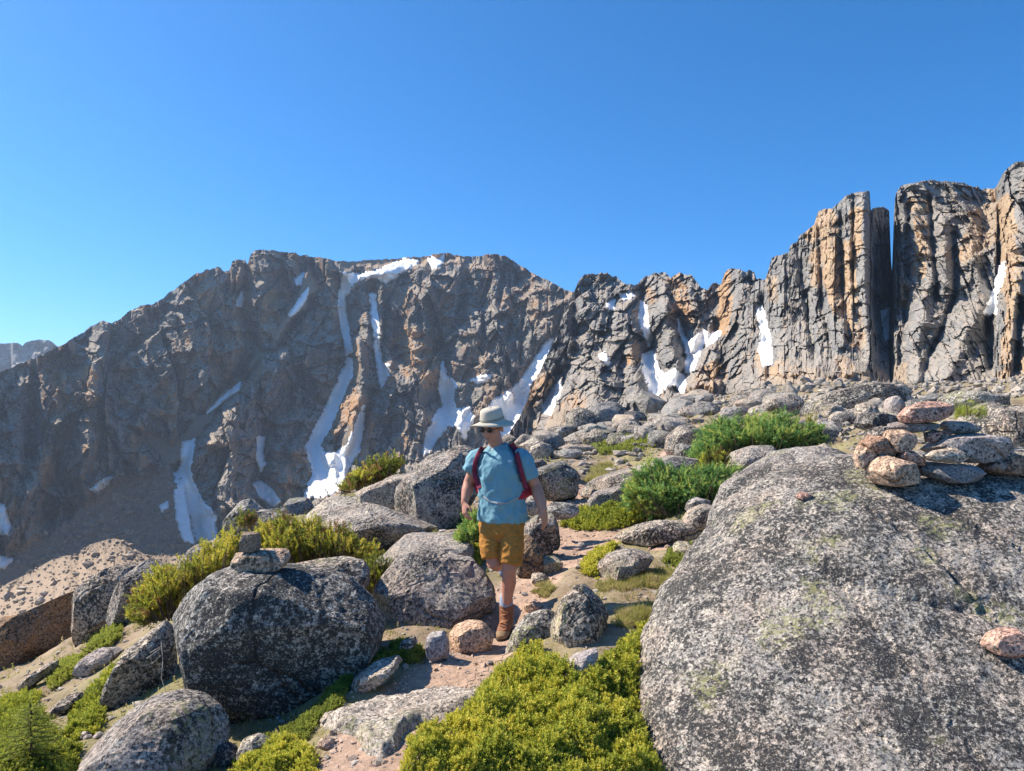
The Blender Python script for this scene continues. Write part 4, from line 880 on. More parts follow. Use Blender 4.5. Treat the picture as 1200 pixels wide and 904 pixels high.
# the large cairn on the huge boulder
ys_ = [surf(giant, x, 566) for x in (1030, 1080, 1120, 1180)]
print('giant surface', ys_)
yb_ = ys_[1] or 5.5
GL_ = 'stones of the large cairn'
r_cs = np.random.default_rng(12)
def cs(label, poly, dy, mat, seed, dep=0.85, **k):
    yc_ = 0.5 * (max(p[1] for p in poly) + min(p[1] for p in poly)); poly = [(a, yc_ + (b - yc_) * 1.15) for a, b in poly]
    rock(label, poly, Y=yb_ + dy, dep=dep, mat=mat, seed=seed, cuts=k.pop('cuts', 5), chips=10, rough=0.35, e=0.34, cutd=(0.70, 0.92), name='cairn_stone', cat='cairn stone', group=GL_, ground=False, planes=[(r_cs.normal() * .15, -.15, 1, .80), (r_cs.normal() * .15, 0, -1, .80), (r_cs.normal() * .4, -1, r_cs.normal() * .2, .72)], **k)
cs('long pink granite stone lying on top of the large cairn', [(1054, 488), (1064, 478), (1085, 472), (1118, 471), (1127, 478), (1123, 486), (1096, 495), (1060, 495)], 0.12, 'stone_pink', 131, dep=0.6)
cs('flat grey plate under the pink top stone', [(1041, 504), (1044, 496), (1080, 494), (1099, 497), (1103, 503), (1080, 507), (1048, 508)], 0.16, 'stone_slate', 132)
cs('dark overhanging plate on the far side of the pink top stone', [(1102, 499), (1109, 494), (1140, 495), (1156, 500), (1140, 507), (1118, 510)], 0.16, 'stone_slate', 133)
cs('pale flat plate sticking out at the low end of the cairn', [(1014, 514), (1020, 504), (1036, 500), (1044, 503), (1044, 511), (1028, 516)], 0.22, 'stone_cream', 134)
cs('cube shaped pinkish block in the middle of the large cairn', [(1038, 513), (1042, 506), (1070, 505), (1074, 511), (1075, 521), (1060, 528), (1045, 532), (1040, 522)], 0.02, 'stone_tan', 135)
cs('small brick shaped pink stone under the dark plate', [(1086, 508), (1098, 505), (1114, 506), (1116, 513), (1100, 519), (1088, 519)], 0.10, 'stone_pink', 136)
cs('broad lilac grey slab on the outer side of the large cairn', [(1085, 528), (1104, 516), (1140, 510), (1165, 510), (1184, 513), (1188, 530), (1176, 541), (1146, 544), (1110, 536)], 0.08, 'stone_lilac', 137)
cs('cream coloured flat cobble wedged low in the cairn', [(1084, 535), (1094, 528), (1125, 526), (1138, 533), (1136, 541), (1110, 543), (1090, 539)], -0.08, 'stone_cream', 138, dep=0.7)
cs('tan wedge leaning beneath the cube shaped block', [(1010, 520), (1024, 510), (1036, 515), (1052, 531), (1050, 538), (1022, 532)], 0.04, 'stone_rust', 139)
cs('tan stone at the lowest outer end of the large cairn', [(1002, 537), (1009, 520), (1020, 525), (1029, 540), (1022, 552), (1006, 547)], 0.04, 'stone_tan', 140)
cs('largest tan block at the front foot of the large cairn', [(1020, 550), (1028, 533), (1055, 540), (1083, 550), (1077, 565), (1052, 571), (1038, 569), (1025, 562)], -0.06, 'stone_tan', 141)
cs('small pink grey stone above the largest tan block', [(1052, 536), (1058, 529), (1078, 530), (1085, 540), (1084, 549), (1068, 545)], 0.0, 'stone_pink', 142)
cs('slate grey bottom slab between tan block and lilac slab', [(1081, 546), (1090, 540), (1110, 543), (1146, 545), (1158, 558), (1150, 567), (1110, 564), (1085, 557)], -0.04, 'stone_slate', 143)
cs('rust brown bottom stone at the picture edge of the cairn', [(1148, 550), (1172, 535), (1195, 529), (1216, 540), (1216, 554), (1170, 557)], 0.06, 'stone_rust', 144)
y1 = surf(giant, 1182, 770) or 4.0
rock('single reddish stone resting on the face of the huge boulder', [(1155, 758), (1166, 745), (1182, 738), (1204, 740), (1214, 755), (1204, 770), (1170, 772)], Y=y1, dep=0.8, mat='stone_pink', seed=150, cuts=4, rough=0.5, ground=False, name='stone', group=GS)
y1 = surf(giant, 942, 584) or 5.0
rock('small pinkish chip lying high on the huge boulder', [(932, 582), (938, 577), (948, 576), (954, 582), (950, 588), (938, 588)], Y=y1, mat='stone_pink', seed=151, ground=False, name='stone', group=GS)

# ------------------------------------------------------------------ plants
def leaf_cards(rows):
    """a template: list of (base point, tip direction, length, width, up) leaves -> verts, quads"""
    v = []; f = []
    for b, d, l, wd in rows:
        b = np.array(b, float); d = np.array(d, float); d /= np.linalg.norm(d)
        s = np.cross(d, (0.3, 0.2, 1)); s /= np.linalg.norm(s)
        n = np.cross(s, d)
        i = len(v)
        v += [b + d * l * .12 + s * wd * .55, b + d * l, b + d * l * .12 - s * wd * .55]
        f.append((i, i + 1, i + 2))
    return np.array(v), np.array(f)
def tmpl_heather(seed):
    r = random.Random(seed); rows = []
    for k in range(4):
        z = 0.12 + 0.25 * k
        for j in range(3):
            a = j * 2.09 + k * 1.05 + r.uniform(-.3, .3)
            rows.append(((0, 0, z - .1), (math.cos(a), math.sin(a), 0.75 + 0.25 * k), 0.44 - 0.03 * k, 0.20))
    return leaf_cards(rows)
def tmpl_needles(seed, n=5, w=0.115):
    r = random.Random(seed); rows = []
    for k in range(n):
        z = k / n
        for j in range(3):
            a = j * 2.094 + k * 0.8 + r.uniform(-.25, .25)
            rows.append(((0, 0, z), (math.cos(a), math.sin(a), 1.0), 0.36, w))
    rows.append(((0, 0, 0), (0.02, 0.01, 1), 1.1, 0.09))
    return leaf_cards(rows)
def tmpl_broad(seed):
    r = random.Random(seed); rows = []
    for k in range(8):
        a = k * 2.4; rows.append(((0, 0, 0.06 * k), (math.cos(a), math.sin(a), 0.5 + 0.12 * k), 0.55, 0.3))
    return leaf_cards(rows)
def tmpl_grass(seed):
    r = random.Random(seed); rows = []
    for k in range(7):
        a = r.uniform(0, 6.28); rows.append(((0.12 * math.cos(a), 0.12 * math.sin(a), -.1), (0.45 * math.cos(a), 0.45 * math.sin(a), 1), r.uniform(.6, 1.1), 0.06))
    return leaf_cards(rows)
T_HEATH = [tmpl_heather(k) for k in range(3)]; T_NEED = [tmpl_needles(k) for k in range(3)]; T_BROAD = [tmpl_broad(k) for k in range(2)]; T_GRASS = [tmpl_grass(k) for k in range(3)]

def scatter(tmpls, pos, axis, size, tint, r_):
    """copies of the leaf templates, each with its own turn, size and tint"""
    n = len(pos); which = r_.integers(0, len(tmpls), n); vs = []; fs = []; ts = []; off = 0
    axis = axis / np.linalg.norm(axis, axis=1)[:, None]
    ref = r_.normal(size=(n, 3)); s = np.cross(axis, ref); s /= np.linalg.norm(s, axis=1)[:, None]; t = np.cross(axis, s)
    for k, (tv, tf) in enumerate(tmpls):
        m_ = which == k; q = m_.sum()
        if not q: continue
        v = pos[m_][:, None] + size[m_][:, None, None] * (tv[None, :, 0, None] * s[m_][:, None] + tv[None, :, 1, None] * t[m_][:, None] + tv[None, :, 2, None] * axis[m_][:, None])
        vs.append(v.reshape(-1, 3)); fs.append((tf[None] + (np.arange(q) * len(tv))[:, None, None] + off).reshape(-1, 3)); off += q * len(tv)
        ts.append((tint[m_][:, None] + 0.16 * (tv[None, :, 2] - 0.5)).ravel())
    return np.concatenate(vs), np.concatenate(fs), np.clip(np.concatenate(ts), 0, 1)

def in_poly(poly, n, r_):
    xs = [p[0] for p in poly]; ys = [p[1] for p in poly]; X = []; Y = []; got = 0
    while got < n:
        x = r_.uniform(min(xs), max(xs), n); y = r_.uniform(min(ys), max(ys), n); k = inside(x, y, poly)
        X.append(x[k]); Y.append(y[k]); got += k.sum()
    return np.concatenate(X)[:n], np.concatenate(Y)[:n]

def mat_plant(name, label, poly, n, hgt, size, mat, tmpls, seed, cat, group, tint=(0.55, 0.22), spread=0.5, stuff=False):
    """low cushion plant hugging the ground, in lumps"""
    r_ = np.random.default_rng(seed)
    x, y = in_poly(poly, n, r_)
    Yh = hit(x, y); k = ~np.isnan(Yh); x, y, Yh = x[k], y[k], Yh[k]
    X = (x - 600) / F * Yh; z = gz(X, Yh)
    sd = sdist(x, y, poly)
    q = np.stack([X, Yh, 0 * X], -1)
    lump = fbm(q * 3.2, 3, 0.55, seed); l2 = fbm(q * 11, 2, 0.5, seed + 3)
    edge = smooth01(sd / 14 + 0.15)
    h = hgt * np.clip(0.45 + 1.1 * lump + 0.55 * l2, 0.02, 1.3) * edge
    h = h * r_.uniform(0.55, 1.0, len(h))
    keep = (sd + 22 * l2 + 12 * lump) > 1
    pos = np.stack([X, Yh, z + h], -1)
    base = np.array([X.mean(), Yh.mean(), z.mean()])
    ax = r_.normal(size=pos.shape) * spread + np.array([0, 0, 1.0]); ax[:, 2] = np.abs(ax[:, 2])
    tn = np.clip(tint[0] + tint[1] * (1.4 * l2 + 1.2 * fbm(q * 1.6, 2, .5, seed + 8)) + r_.normal(size=len(X)) * tint[1] * 0.55, 0, 1)
    sz = size * r_.uniform(0.65, 1.3, len(X)) * np.clip(Yh / np.median(Yh), 0.6, 2)
    v, f, t = scatter(tmpls, (pos - base)[keep], ax[keep], sz[keep], tn[keep], r_)
    if stuff:
        o = obj(name, new_mesh(name, v, f, False, {'tint': t}), M[mat], None, base); return tag(o, kind='stuff')
    root = empty(name, base); tag(root, label, cat, group)
    obj('foliage', new_mesh('foliage', v, f, False, {'tint': t}), M[mat], root)
    # woody stems crawling under the leaves
    m_ = min(260, keep.sum()); ii = r_.choice(np.nonzero(keep)[0], m_, replace=False)
    stems([(np.array([X[i], Yh[i], z[i] - 0.01]) - base, np.array([X[i] + r_.normal() * hgt * .4, Yh[i] + r_.normal() * hgt * .4, z[i] + h[i] + size * .3]) - base) for i in ii], 0.05 * size + 0.001, root)
    return root

def stems(segs, rad, parent, mat='twig', name='stem'):
    v = []; f = []
    for a, b in segs:
        d = b - a; L_ = np.linalg.norm(d) + 1e-6; d = d / L_
        s = np.cross(d, (0.21, 0.5, 0.83)); s /= np.linalg.norm(s); t = np.cross(d, s); i = len(v)
        for c, r in ((a, rad), (b, rad * .5)):
            for k in range(3): v.append(c + r * (math.cos(k * 2.094) * s + math.sin(k * 2.094) * t))
        for k in range(3): f.append((i + k, i + (k + 1) % 3, i + 3 + (k + 1) % 3, i + 3 + k))
    return tag(obj(name, new_mesh(name, np.array(v), np.array(f)), M[mat], parent), kind='stuff' if len(segs) > 7 else None)

def bush(name, label, poly, n, size, mat, tmpls, seed, cat, group, Y=None, thick=0.35, tint=(0.5, 0.2), up=0.6, droop=0.0, nb=60):
    """upright shrub: sprigs gathered round many boughs that start at the foot"""
    r_ = np.random.default_rng(seed)
    xs = [p[0] for p in poly]; ys = [p[1] for p in poly]
    if Y is None:
        cx = 0.5 * (min(xs) + max(xs)); Y = float(np.nan_to_num(hit([cx], [max(ys)])[0], nan=12.0)) + thick * .5
    sc = Y / F
    # boughs
    bx, by = in_poly(poly, nb, r_)
    cxp, cyp = np.mean(xs), max(ys); bx = bx + (bx - cxp) * .10; by = by - r_.uniform(-.6, 1, nb) * 0.08 * (max(ys) - by) - 1
    bY = Y + r_.uniform(-1, 1, nb) * thick
    tips = P(bx, by, bY)
    footx = bx + (np.mean(xs) - bx) * 0.35
    foot = P(footx, np.full(nb, max(ys)) - 2, bY); foot[:, 2] = np.minimum(foot[:, 2], tips[:, 2] - 0.02)
    # sprigs sit along the boughs, thickest near their tips
    wb = r_.integers(0, nb, n); tb = r_.uniform(0.35, 1.05, n)
    rad = 0.75 * size / sc * (0.5 + 0.6 * tb)
    x = footx[wb] + (bx[wb] - footx[wb]) * tb + r_.normal(size=n) * rad * .8; y = (max(ys) - 2) + (by[wb] - max(ys) + 2) * tb + r_.normal(size=n) * rad * .55
    dY = np.clip(r_.normal(size=n) * .45, -1, 1); bt = r_.normal(size=nb) * 0.9
    kp = sdist(x, y, poly) > -7; x, y, dY, wb = x[kp], y[kp], dY[kp], wb[kp]; n = len(x)
    sd = sdist(x, y, poly); rmax = max(sd.max(), 1)
    dY = dY * thick * np.sqrt(np.clip(sd / rmax, 0.12, 1))
    pos = P(x, y, Y + dY)
    cl = fbm(pos * (0.55 / (size * 3.0)), 3, 0.6, seed)
    keep = (cl * 1.6 + 0.30 + np.clip(sd / 12, 0, .35)) > 0.14
    ctr = P(np.mean(xs), max(ys) + 6, Y)
    out = pos - ctr; out /= np.linalg.norm(out, axis=1)[:, None]
    ax = out * 0.8 + np.array([0, 0, up]) + r_.normal(size=pos.shape) * 0.75
    if droop: ax[:, 2] *= (1 - droop)
    tn = np.clip(tint[0] + tint[1] * (1.1 * fbm(pos * (0.3 / size / 2), 3, .5, seed + 8) + .8 * bt[wb]) + r_.normal(size=n) * tint[1] * .5, 0, 1)
    sz = size * r_.uniform(.6, 1.3, n)
    base = P(np.mean(xs), max(ys), Y)
    v, f, t = scatter(tmpls, (pos - base)[keep], ax[keep], sz[keep], tn[keep], r_)
    root = empty(name, base); tag(root, label, cat, group)
    obj('foliage', new_mesh('foliage', v, f, False, {'tint': t}), M[mat], root)
    stems([(a - base, b - base) for a, b in zip(foot, tips)], 0.005 + 0.02 * size, root)
    return root

GH = 'low heather mats beside the trail'
mat_plant('heather_mat', 'wide yellow green heather mat filling the ground between trail slab and huge boulder', [(470, 915), (478, 880), (505, 860), (545, 842), (580, 800), (605, 775), (628, 758), (650, 770), (660, 790), (690, 800), (715, 775), (735, 752), (758, 735), (768, 745), (752, 790), (750, 840), (765, 890), (785, 925)],
          14500, 0.17, 0.042, 'heather', T_HEATH, 201, 'heather', GH, tint=(.68, .30))
mat_plant('heather_mat', 'bright green heather clump at the bottom edge beside the bare dirt', [(262, 915), (285, 890), (320, 872), (345, 872), (368, 890), (372, 915)], 3500, 0.13, 0.038, 'heather', T_HEATH, 202, 'heather', GH, tint=(.7, .2))
mat_plant('heather_mat', 'green grassy heather bank under the big dark boulder', [(300, 870), (345, 850), (375, 825), (395, 795), (425, 775), (470, 752), (495, 760), (498, 778), (470, 780), (440, 786), (412, 800), (400, 830), (372, 848), (360, 870)], 5200, 0.07, 0.035, 'moss', T_HEATH, 203, 'heather', GH, tint=(.6, .22))
mat_plant('heather_mat', 'bright lime green mat on the slope below the grey outcrop', [(52, 800), (62, 784), (80, 774), (98, 770), (96, 785), (84, 798), (62, 808)], 1800, 0.10, 0.055, 'moss', T_HEATH, 204, 'heather', GH, tint=(.95, .12))
mat_plant('heather_mat', 'fresh green clump at the foot of the ribbed grey slab', [(98, 768), (112, 748), (128, 730), (145, 732), (142, 748), (128, 762), (108, 772)], 1800, 0.16, 0.06, 'moss', T_HEATH, 205, 'heather', GH, tint=(.85, .15))
mat_plant('heather_mat', 'dark green heather bank along the tall slanted slab', [(72, 866), (88, 832), (110, 808), (128, 790), (142, 780), (140, 800), (126, 830), (116, 860), (92, 870)], 3400, 0.13, 0.05, 'heather', T_HEATH, 206, 'heather', GH, tint=(.45, .25))
mat_plant('heather_mat', 'olive shrub patch around the small conifer seedling', [(-20, 912), (0, 850), (24, 830), (50, 838), (70, 870), (95, 880), (88, 912)], 4200, 0.11, 0.042, 'heather', T_HEATH, 207, 'heather', GH, tint=(.4, .25))
mat_plant('heather_mat', 'sparse olive ground shrubs at the picture edge under the brown rock', [(-20, 852), (0, 822), (30, 812), (50, 815), (40, 830), (10, 846)], 2200, 0.09, 0.05, 'heather', T_HEATH, 208, 'heather', GH, tint=(.5, .22))
mat_plant('heather_mat', 'ochre heather hummock across the path behind the hiker', [(656, 618), (668, 602), (690, 596), (720, 594), (750, 598), (764, 608), (745, 616), (715, 622), (680, 624)], 3000, 0.16, 0.075, 'heather', T_HEATH, 209, 'heather', GH, tint=(.5, .22))
mat_plant('heather_mat', 'yellow heather tuft leaning on the hunched grey rock', [(682, 672), (688, 656), (702, 646), (722, 640), (718, 650), (704, 660), (698, 680)], 1500, 0.14, 0.06, 'heather', T_HEATH, 210, 'heather', GH, tint=(.8, .15))
mat_plant('heather_mat', 'yellow green heather between hiker shorts and wide low boulder', [(512, 652), (525, 640), (545, 632), (562, 630), (570, 648), (560, 668), (535, 660)], 1900, 0.12, 0.05, 'heather', T_HEATH, 211, 'heather', GH, tint=(.75, .18))
mat_plant('heather_mat', 'thin green grass collar around the hunched grey rock', [(690, 690), (712, 682), (740, 676), (770, 668), (798, 672), (805, 686), (775, 690), (740, 692), (705, 696)], 2200, 0.07, 0.055, 'grass', T_GRASS, 212, 'grass clump', GH, tint=(.6, .3))
mat_plant('heather_mat', 'grassy green patch beside the bent trail stones', [(622, 700), (626, 688), (642, 682), (652, 690), (648, 702)], 800, 0.06, 0.05, 'grass', T_GRASS, 213, 'grass clump', GH, tint=(.6, .3))
mat_plant('heather_mat', 'grassy strip in front of the hunched rock shadow', [(716, 732), (722, 716), (745, 710), (775, 708), (784, 718), (762, 728), (735, 738)], 1600, 0.07, 0.05, 'grass', T_GRASS, 214, 'grass clump', GH, tint=(.6, .3))
mat_plant('heather_mat', 'mossy yellow ledge on the sandy rise right of the hunched rock', [(775, 662), (785, 648), (808, 640), (832, 640), (826, 656), (808, 668), (788, 672)], 1500, 0.08, 0.055, 'moss', T_HEATH, 215, 'heather', GH, tint=(.6, .25))
mat_plant('heather_mat', 'yellowish sod strip on the rise behind the flat lidded boulder', [(692, 528), (720, 512), (752, 508), (785, 512), (775, 524), (735, 532), (704, 534)], 2000, 0.14, 0.15, 'moss', T_HEATH, 216, 'heather', GH, tint=(.7, .2))
mat_plant('heather_mat', 'dull green sod around the far trail stones', [(684, 566), (690, 550), (712, 542), (726, 552), (716, 562), (696, 570)], 1300, 0.1, 0.1, 'grass', T_GRASS, 217, 'grass clump', GH, tint=(.5, .3))

GJ = 'shrubby conifers among the boulders'
bush('juniper_shrub', 'golden green juniper spilling down behind the big dark boulder', [(158, 730), (160, 705), (172, 688), (186, 672), (208, 660), (232, 648), (250, 636), (272, 630), (282, 636), (276, 660), (255, 672), (232, 680), (212, 696), (196, 712), (178, 728)], 7500, 0.07, 'juniper', T_NEED, 221, 'juniper', GJ, Y=6.9, thick=0.35, tint=(.62, .36), nb=130)
bush('juniper_shrub', 'light green juniper with rusty tips behind the two stone cairn', [(300, 655), (304, 632), (316, 614), (336, 606), (352, 612), (372, 616), (395, 622), (415, 630), (436, 648), (438, 668), (420, 662), (395, 658), (350, 658), (325, 664)], 7500, 0.08, 'juniper', T_NEED, 222, 'juniper', GJ, Y=7.6, thick=0.4, tint=(.55, .40), nb=130)
bush('juniper_shrub', 'reddish green juniper on the edge beside the large snowfield', [(388, 580), (402, 568), (418, 556), (440, 546), (458, 538), (466, 540), (455, 554), (435, 566), (412, 580)], 1800, 0.17, 'juniper', T_NEED, 223, 'juniper', GJ, Y=13.5, thick=0.4, tint=(.4, .3), nb=60)
bush('juniper_shrub', 'small green juniper tuft next to the shorts of the hiker', [(538, 632), (542, 616), (552, 606), (568, 604), (572, 628), (558, 638)], 1100, 0.075, 'fir', T_NEED, 224, 'juniper', GJ, Y=7.9, thick=0.2, tint=(.7, .2), nb=30)
bush('juniper_shrub', 'green juniper tail between the flat boulder and the round boulder', [(420, 690), (425, 668), (442, 655), (452, 664), (446, 684), (430, 698)], 700, 0.06, 'juniper', T_NEED, 225, 'juniper', GJ, Y=6.35, thick=0.15, tint=(.4, .2), nb=25)
bush('fir_shrub', 'deep green dwarf fir nearest the whaleback slab', [(738, 590), (740, 566), (752, 550), (772, 546), (792, 554), (820, 548), (850, 548), (870, 558), (866, 578), (842, 592), (815, 600), (790, 606), (762, 604)], 7500, 0.10, 'fir', T_NEED, 231, 'fir shrub', GJ, Y=9.8, thick=0.55, tint=(.5, .3), up=.25, nb=120)
bush('fir_shrub', 'wide spreading dwarf fir below the far boulder line', [(812, 530), (824, 508), (845, 496), (875, 492), (905, 488), (935, 492), (955, 500), (958, 518), (930, 520), (905, 528), (880, 522), (850, 530), (830, 545)], 7500, 0.125, 'fir', T_NEED, 232, 'fir shrub', GJ, Y=13.2, thick=0.8, tint=(.6, .3), up=.25, nb=120)
bush('fir_shrub', 'little yellowing fir sprig standing between the two dwarf firs', [(822, 562), (824, 540), (834, 528), (846, 534), (848, 552), (840, 566)], 700, 0.11, 'juniper', T_NEED, 233, 'fir shrub', GJ, Y=10.6, thick=0.2, tint=(.45, .3), nb=25)
bush('fir_shrub', 'thin upright fir sprig at the end of the far dwarf fir', [(944, 512), (946, 492), (951, 482), (956, 492), (957, 512)], 260, 0.11, 'juniper', T_NEED, 234, 'fir shrub', GJ, Y=13.4, thick=0.12, tint=(.45, .2), nb=10)
bush('juniper_shrub', 'tiny rust tipped sprig on the pale knob by the snow tongue', [(281, 618), (284, 602), (290, 594), (296, 604), (297, 618)], 260, 0.10, 'juniper', T_NEED, 226, 'juniper', GJ, Y=13.0, thick=0.15, tint=(.15, .25), nb=10)
bush('grass_clump', 'green grass tuft growing behind the pink top stone of the cairn', [(1124, 488), (1128, 478), (1140, 472), (1150, 476), (1148, 486), (1136, 490)], 260, 0.05, 'moss', T_GRASS, 235, 'grass clump', GH, Y=yb_ + .8, thick=0.2, tint=(.9, .15), nb=8)

# the conifer seedling: whorls of drooping boughs on a thin trunk
def seedling():
    Yb = float(hit([36], [902])[0]); base = P(36, 902, Yb); r_ = np.random.default_rng(9)
    h = 78 / F * Yb
    root = empty('fir_sapling', base); tag(root, 'small pale green conifer seedling in the bottom corner of the slope', 'conifer seedling')
    seg = [(np.array([0, 0, h * k / 6]), np.array([0.004 * (-1) ** k, 0, h * (k + 1) / 6])) for k in range(6)]
    stems(seg, 0.009, root, name='trunk')
    pos = []; ax = []; sz = []; br = []
    for k in range(11):
        z = h * (0.06 + 0.085 * k); ln = 0.17 * (1 - z / h) ** 0.8 + 0.02; n = 7
        for j in range(n):
            a = j * 6.283 / n + k * 0.7 + r_.uniform(-.25, .25); d = np.array([math.cos(a), math.sin(a), 0.22]); ll = ln * r_.uniform(.75, 1.2)
            tip = np.array([0, 0, z]) + d * ll - np.array([0, 0, 0.12 * ll]); br.append((np.array([0, 0, z]), tip))
            m_ = max(3, int(ll / 0.018))
            for q in range(m_):
                t = (q + .6) / m_; pos.append(np.array([0, 0, z]) + (tip - np.array([0, 0, z])) * t); ax.append(d + r_.normal(size=3) * .35); sz.append(0.034 * r_.uniform(.8, 1.3))
    for q in range(6): pos.append(np.array([0, 0, h * (.9 + .02 * q)])); ax.append(np.array([0, 0, 1.0]) + r_.normal(size=3) * .2); sz.append(.03)
    n = len(pos)
    v, f, t = scatter([tmpl_needles(k, 6, .11) for k in range(3)], np.array(pos), np.array(ax), np.array(sz), np.clip(.75 + r_.normal(size=n) * .15, 0, 1), r_)
    obj('foliage', new_mesh('foliage', v, f, False, {'tint': t}), M['moss'], root)
    stems(br, 0.003, root, name='branch')
seedling()

# bleached dead twigs against the big dark boulder
tw = empty('dead_twig', P(186, 770, 4.95)); tag(tw, 'bleached dead twigs caught between slanted slab and big dark boulder', 'dead twig')
b0 = P(186, 770, 4.95)
stems([(P(a, b, 4.95) - b0, P(c_, d_, 4.9) - b0) for a, b, c_, d_ in [(172, 772, 188, 760), (176, 765, 190, 757), (178, 778, 189, 768), (189, 752, 191, 775), (191, 775, 189, 795), (189, 795, 195, 812)]], 0.004, tw, 'dead_twig', 'twig')

# short grass, litter and gravel over the whole slope
def ground_points(n, px0, px1, py0, py1, r_):
    x = r_.uniform(px0, px1, n); y = r_.uniform(py0, py1, n); Y = hit(x, y); k = ~np.isnan(Y)
    x, y, Y = x[k], y[k], Y[k]; X = (x - 600) / F * Y
    i = np.clip(np.searchsorted(gl, np.log(Y + 2)), 0, len(gl) - 1); j = np.clip(np.searchsorted(ga, X / (Y + 2)), 0, len(ga) - 1)
    return x, y, X, Y, gz(X, Y), path[i, j]
r_ = np.random.default_rng(55)
x, y, X, Y, z, pm = ground_points(27000, -60, 1260, 485, 930, r_)
dn = fbm(np.stack([X * .9, Y * .9, 0 * X], -1), 3, .5, 91)
k = (pm < 0.25) & (dn > -0.07) & (Y < 34)
n = k.sum(); pos = np.stack([X, Y, z], -1)[k]
v, f, t = scatter(T_GRASS + T_HEATH[:1], pos, r_.normal(size=(n, 3)) * .25 + np.array([0, 0, 1]), np.clip(0.0075 * Y[k], .03, .2) * r_.uniform(.6, 1.3, n), np.clip(.45 + .5 * dn[k] + r_.normal(size=n) * .22, 0, 1), r_)
tag(obj('grass', new_mesh('grass', v, f, False, {'tint': t}), M['grass']), kind='stuff')

def pebbles(name, pos, size, mat, seed, flat=.7, lev=1):
    r_ = np.random.default_rng(seed); tv, tf = ico(lev); n = len(pos)
    sc = size[:, None] * np.stack([r_.uniform(.7, 1.3, n), r_.uniform(.7, 1.3, n), flat * r_.uniform(.6, 1.2, n)], -1)
    jit = 1 + (0.28 if lev == 1 else 0.12) * r_.normal(size=(n, len(tv), 1)).clip(-1.5, 1.5)
    if lev > 1:      # split faces
        for _ in range(7):
            nn = r_.normal(size=(n, 3)); nn /= np.linalg.norm(nn, axis=1)[:, None]; al = np.einsum('vk,nk->nv', tv, nn); jit = jit * np.where(al > .62, .62 / np.maximum(al, .62), 1)[..., None]
    v = tv[None] * jit * sc[:, None]; a = r_.uniform(0, 6.28, n); c, s = np.cos(a)[:, None], np.sin(a)[:, None]
    v = np.stack([v[..., 0] * c - v[..., 1] * s, v[..., 0] * s + v[..., 1] * c, v[..., 2]], -1) + pos[:, None]
    f = (tf[None] + (np.arange(n) * len(tv))[:, None, None]).reshape(-1, 3)
    return tag(obj(name, new_mesh(name, v.reshape(-1, 3), f, False), M[mat]), kind='stuff')
x, y, X, Y, z, pm = ground_points(6500, -60, 1260, 500, 930, r_)
sz = np.clip(Y * r_.lognormal(0, .55, len(Y)) * 0.0016, .004, .12)
pebbles('gravel', np.stack([X, Y, z + sz * .2], -1), sz, 'pebble', 61)
x, y, X, Y, z, pm = ground_points(16000, 330, 860, 510, 920, r_)
k = pm > .5; sz = np.clip(Y[k] * r_.lognormal(0, .6, k.sum()) * 0.0011, .003, .06)
pebbles('trail_gravel', np.stack([X[k], Y[k], z[k] + sz * .2], -1), sz, 'trail_pebble', 67)
# blocks of the talus under the spires, the tower and the cliff
x, y, X, Y, z, pm = ground_points(7000, 590, 1260, 440, 512, r_)
k = (Y > 38) | ((x > 960) & (Y > 18)); sz = np.clip(Y[k] * r_.lognormal(0, .6, k.sum()) * 0.0026, .05, 1.1)
pebbles('talus', np.stack([X[k], Y[k], z[k] + sz * .25], -1), sz, 'talus', 62, .8, 2)

x, y, X, Y, z, pm = ground_points(2000, 560, 1150, 478, 600, r_)
k = (Y > 7) & (pm < .6); sz = np.clip(Y[k] * r_.lognormal(0, .6, k.sum()) * 0.0022, .02, .3)
pebbles('rubble', np.stack([X[k], Y[k], z[k] + sz * .2], -1), sz, 'talus', 66, .7, 1)
# countable loose stones
LM = [(690, 725, 'the pointed grey rock'), (735, 662, 'the hunched grey rock'), (775, 625, 'the long black and grey slab'), (655, 556, 'the flat lidded boulder'), (715, 583, 'the boxy boulder beside the fir'), (750, 555, 'the whaleback slab'), (712, 484, 'the perched skyline boulder'),
      (775, 496, 'the pale humped boulder'), (700, 514, 'the wedge shaped boulder'), (803, 512, 'the lumpy boulder'), (820, 482, 'the long low rock'), (862, 484, 'the twin topped boulder'), (1015, 470, 'the huge tilted slab'), (1030, 492, 'the mossy grey rock'), (1090, 485, 'the pink top stone of the cairn'),
      (880, 510, 'the wide dwarf fir'), (800, 580, 'the deep green dwarf fir'), (878, 540, 'the rock bedded in the fir'), (710, 608, 'the ochre heather hummock'), (512, 580, 'the large cracked boulder'), (447, 580, 'the block with the flat lid'), (435, 620, 'the long sloping slab'), (405, 605, 'the broad skyline boulder'),
      (330, 600, 'the dark blocky skyline rock'), (290, 610, 'the pale knob by the snow tongue'), (245, 645, 'the flat ledges'), (510, 700, 'the round trailside boulder'), (552, 748, 'the smooth tan stone'), (512, 758, 'the upright squarish stone'), (480, 850, 'the trail slab'), (440, 797, 'the long pale stone in the bank'),
      (170, 865, 'the bottom edge boulder'), (155, 800, 'the tall slanted slab'), (120, 715, 'the grey cracked outcrop'), (30, 750, 'the brown overhanging rock'), (36, 865, 'the conifer seedling'), (76, 828, 'the grey rock in low shrubs'), (115, 778, 'the pinkish rock'), (44, 792, 'the half buried slab'), (75, 785, 'the bright lime mat'),
      (592, 735, 'the front boot of the hiker'), (622, 650, 'the dark pyramid rock'), (640, 664, 'the rounded trail stone'), (633, 678, 'the whitish stone at the bend'), (280, 885, 'the stones in the dark gap'), (660, 830, 'the wide heather mat'), (635, 618, 'the hand of the hiker')]
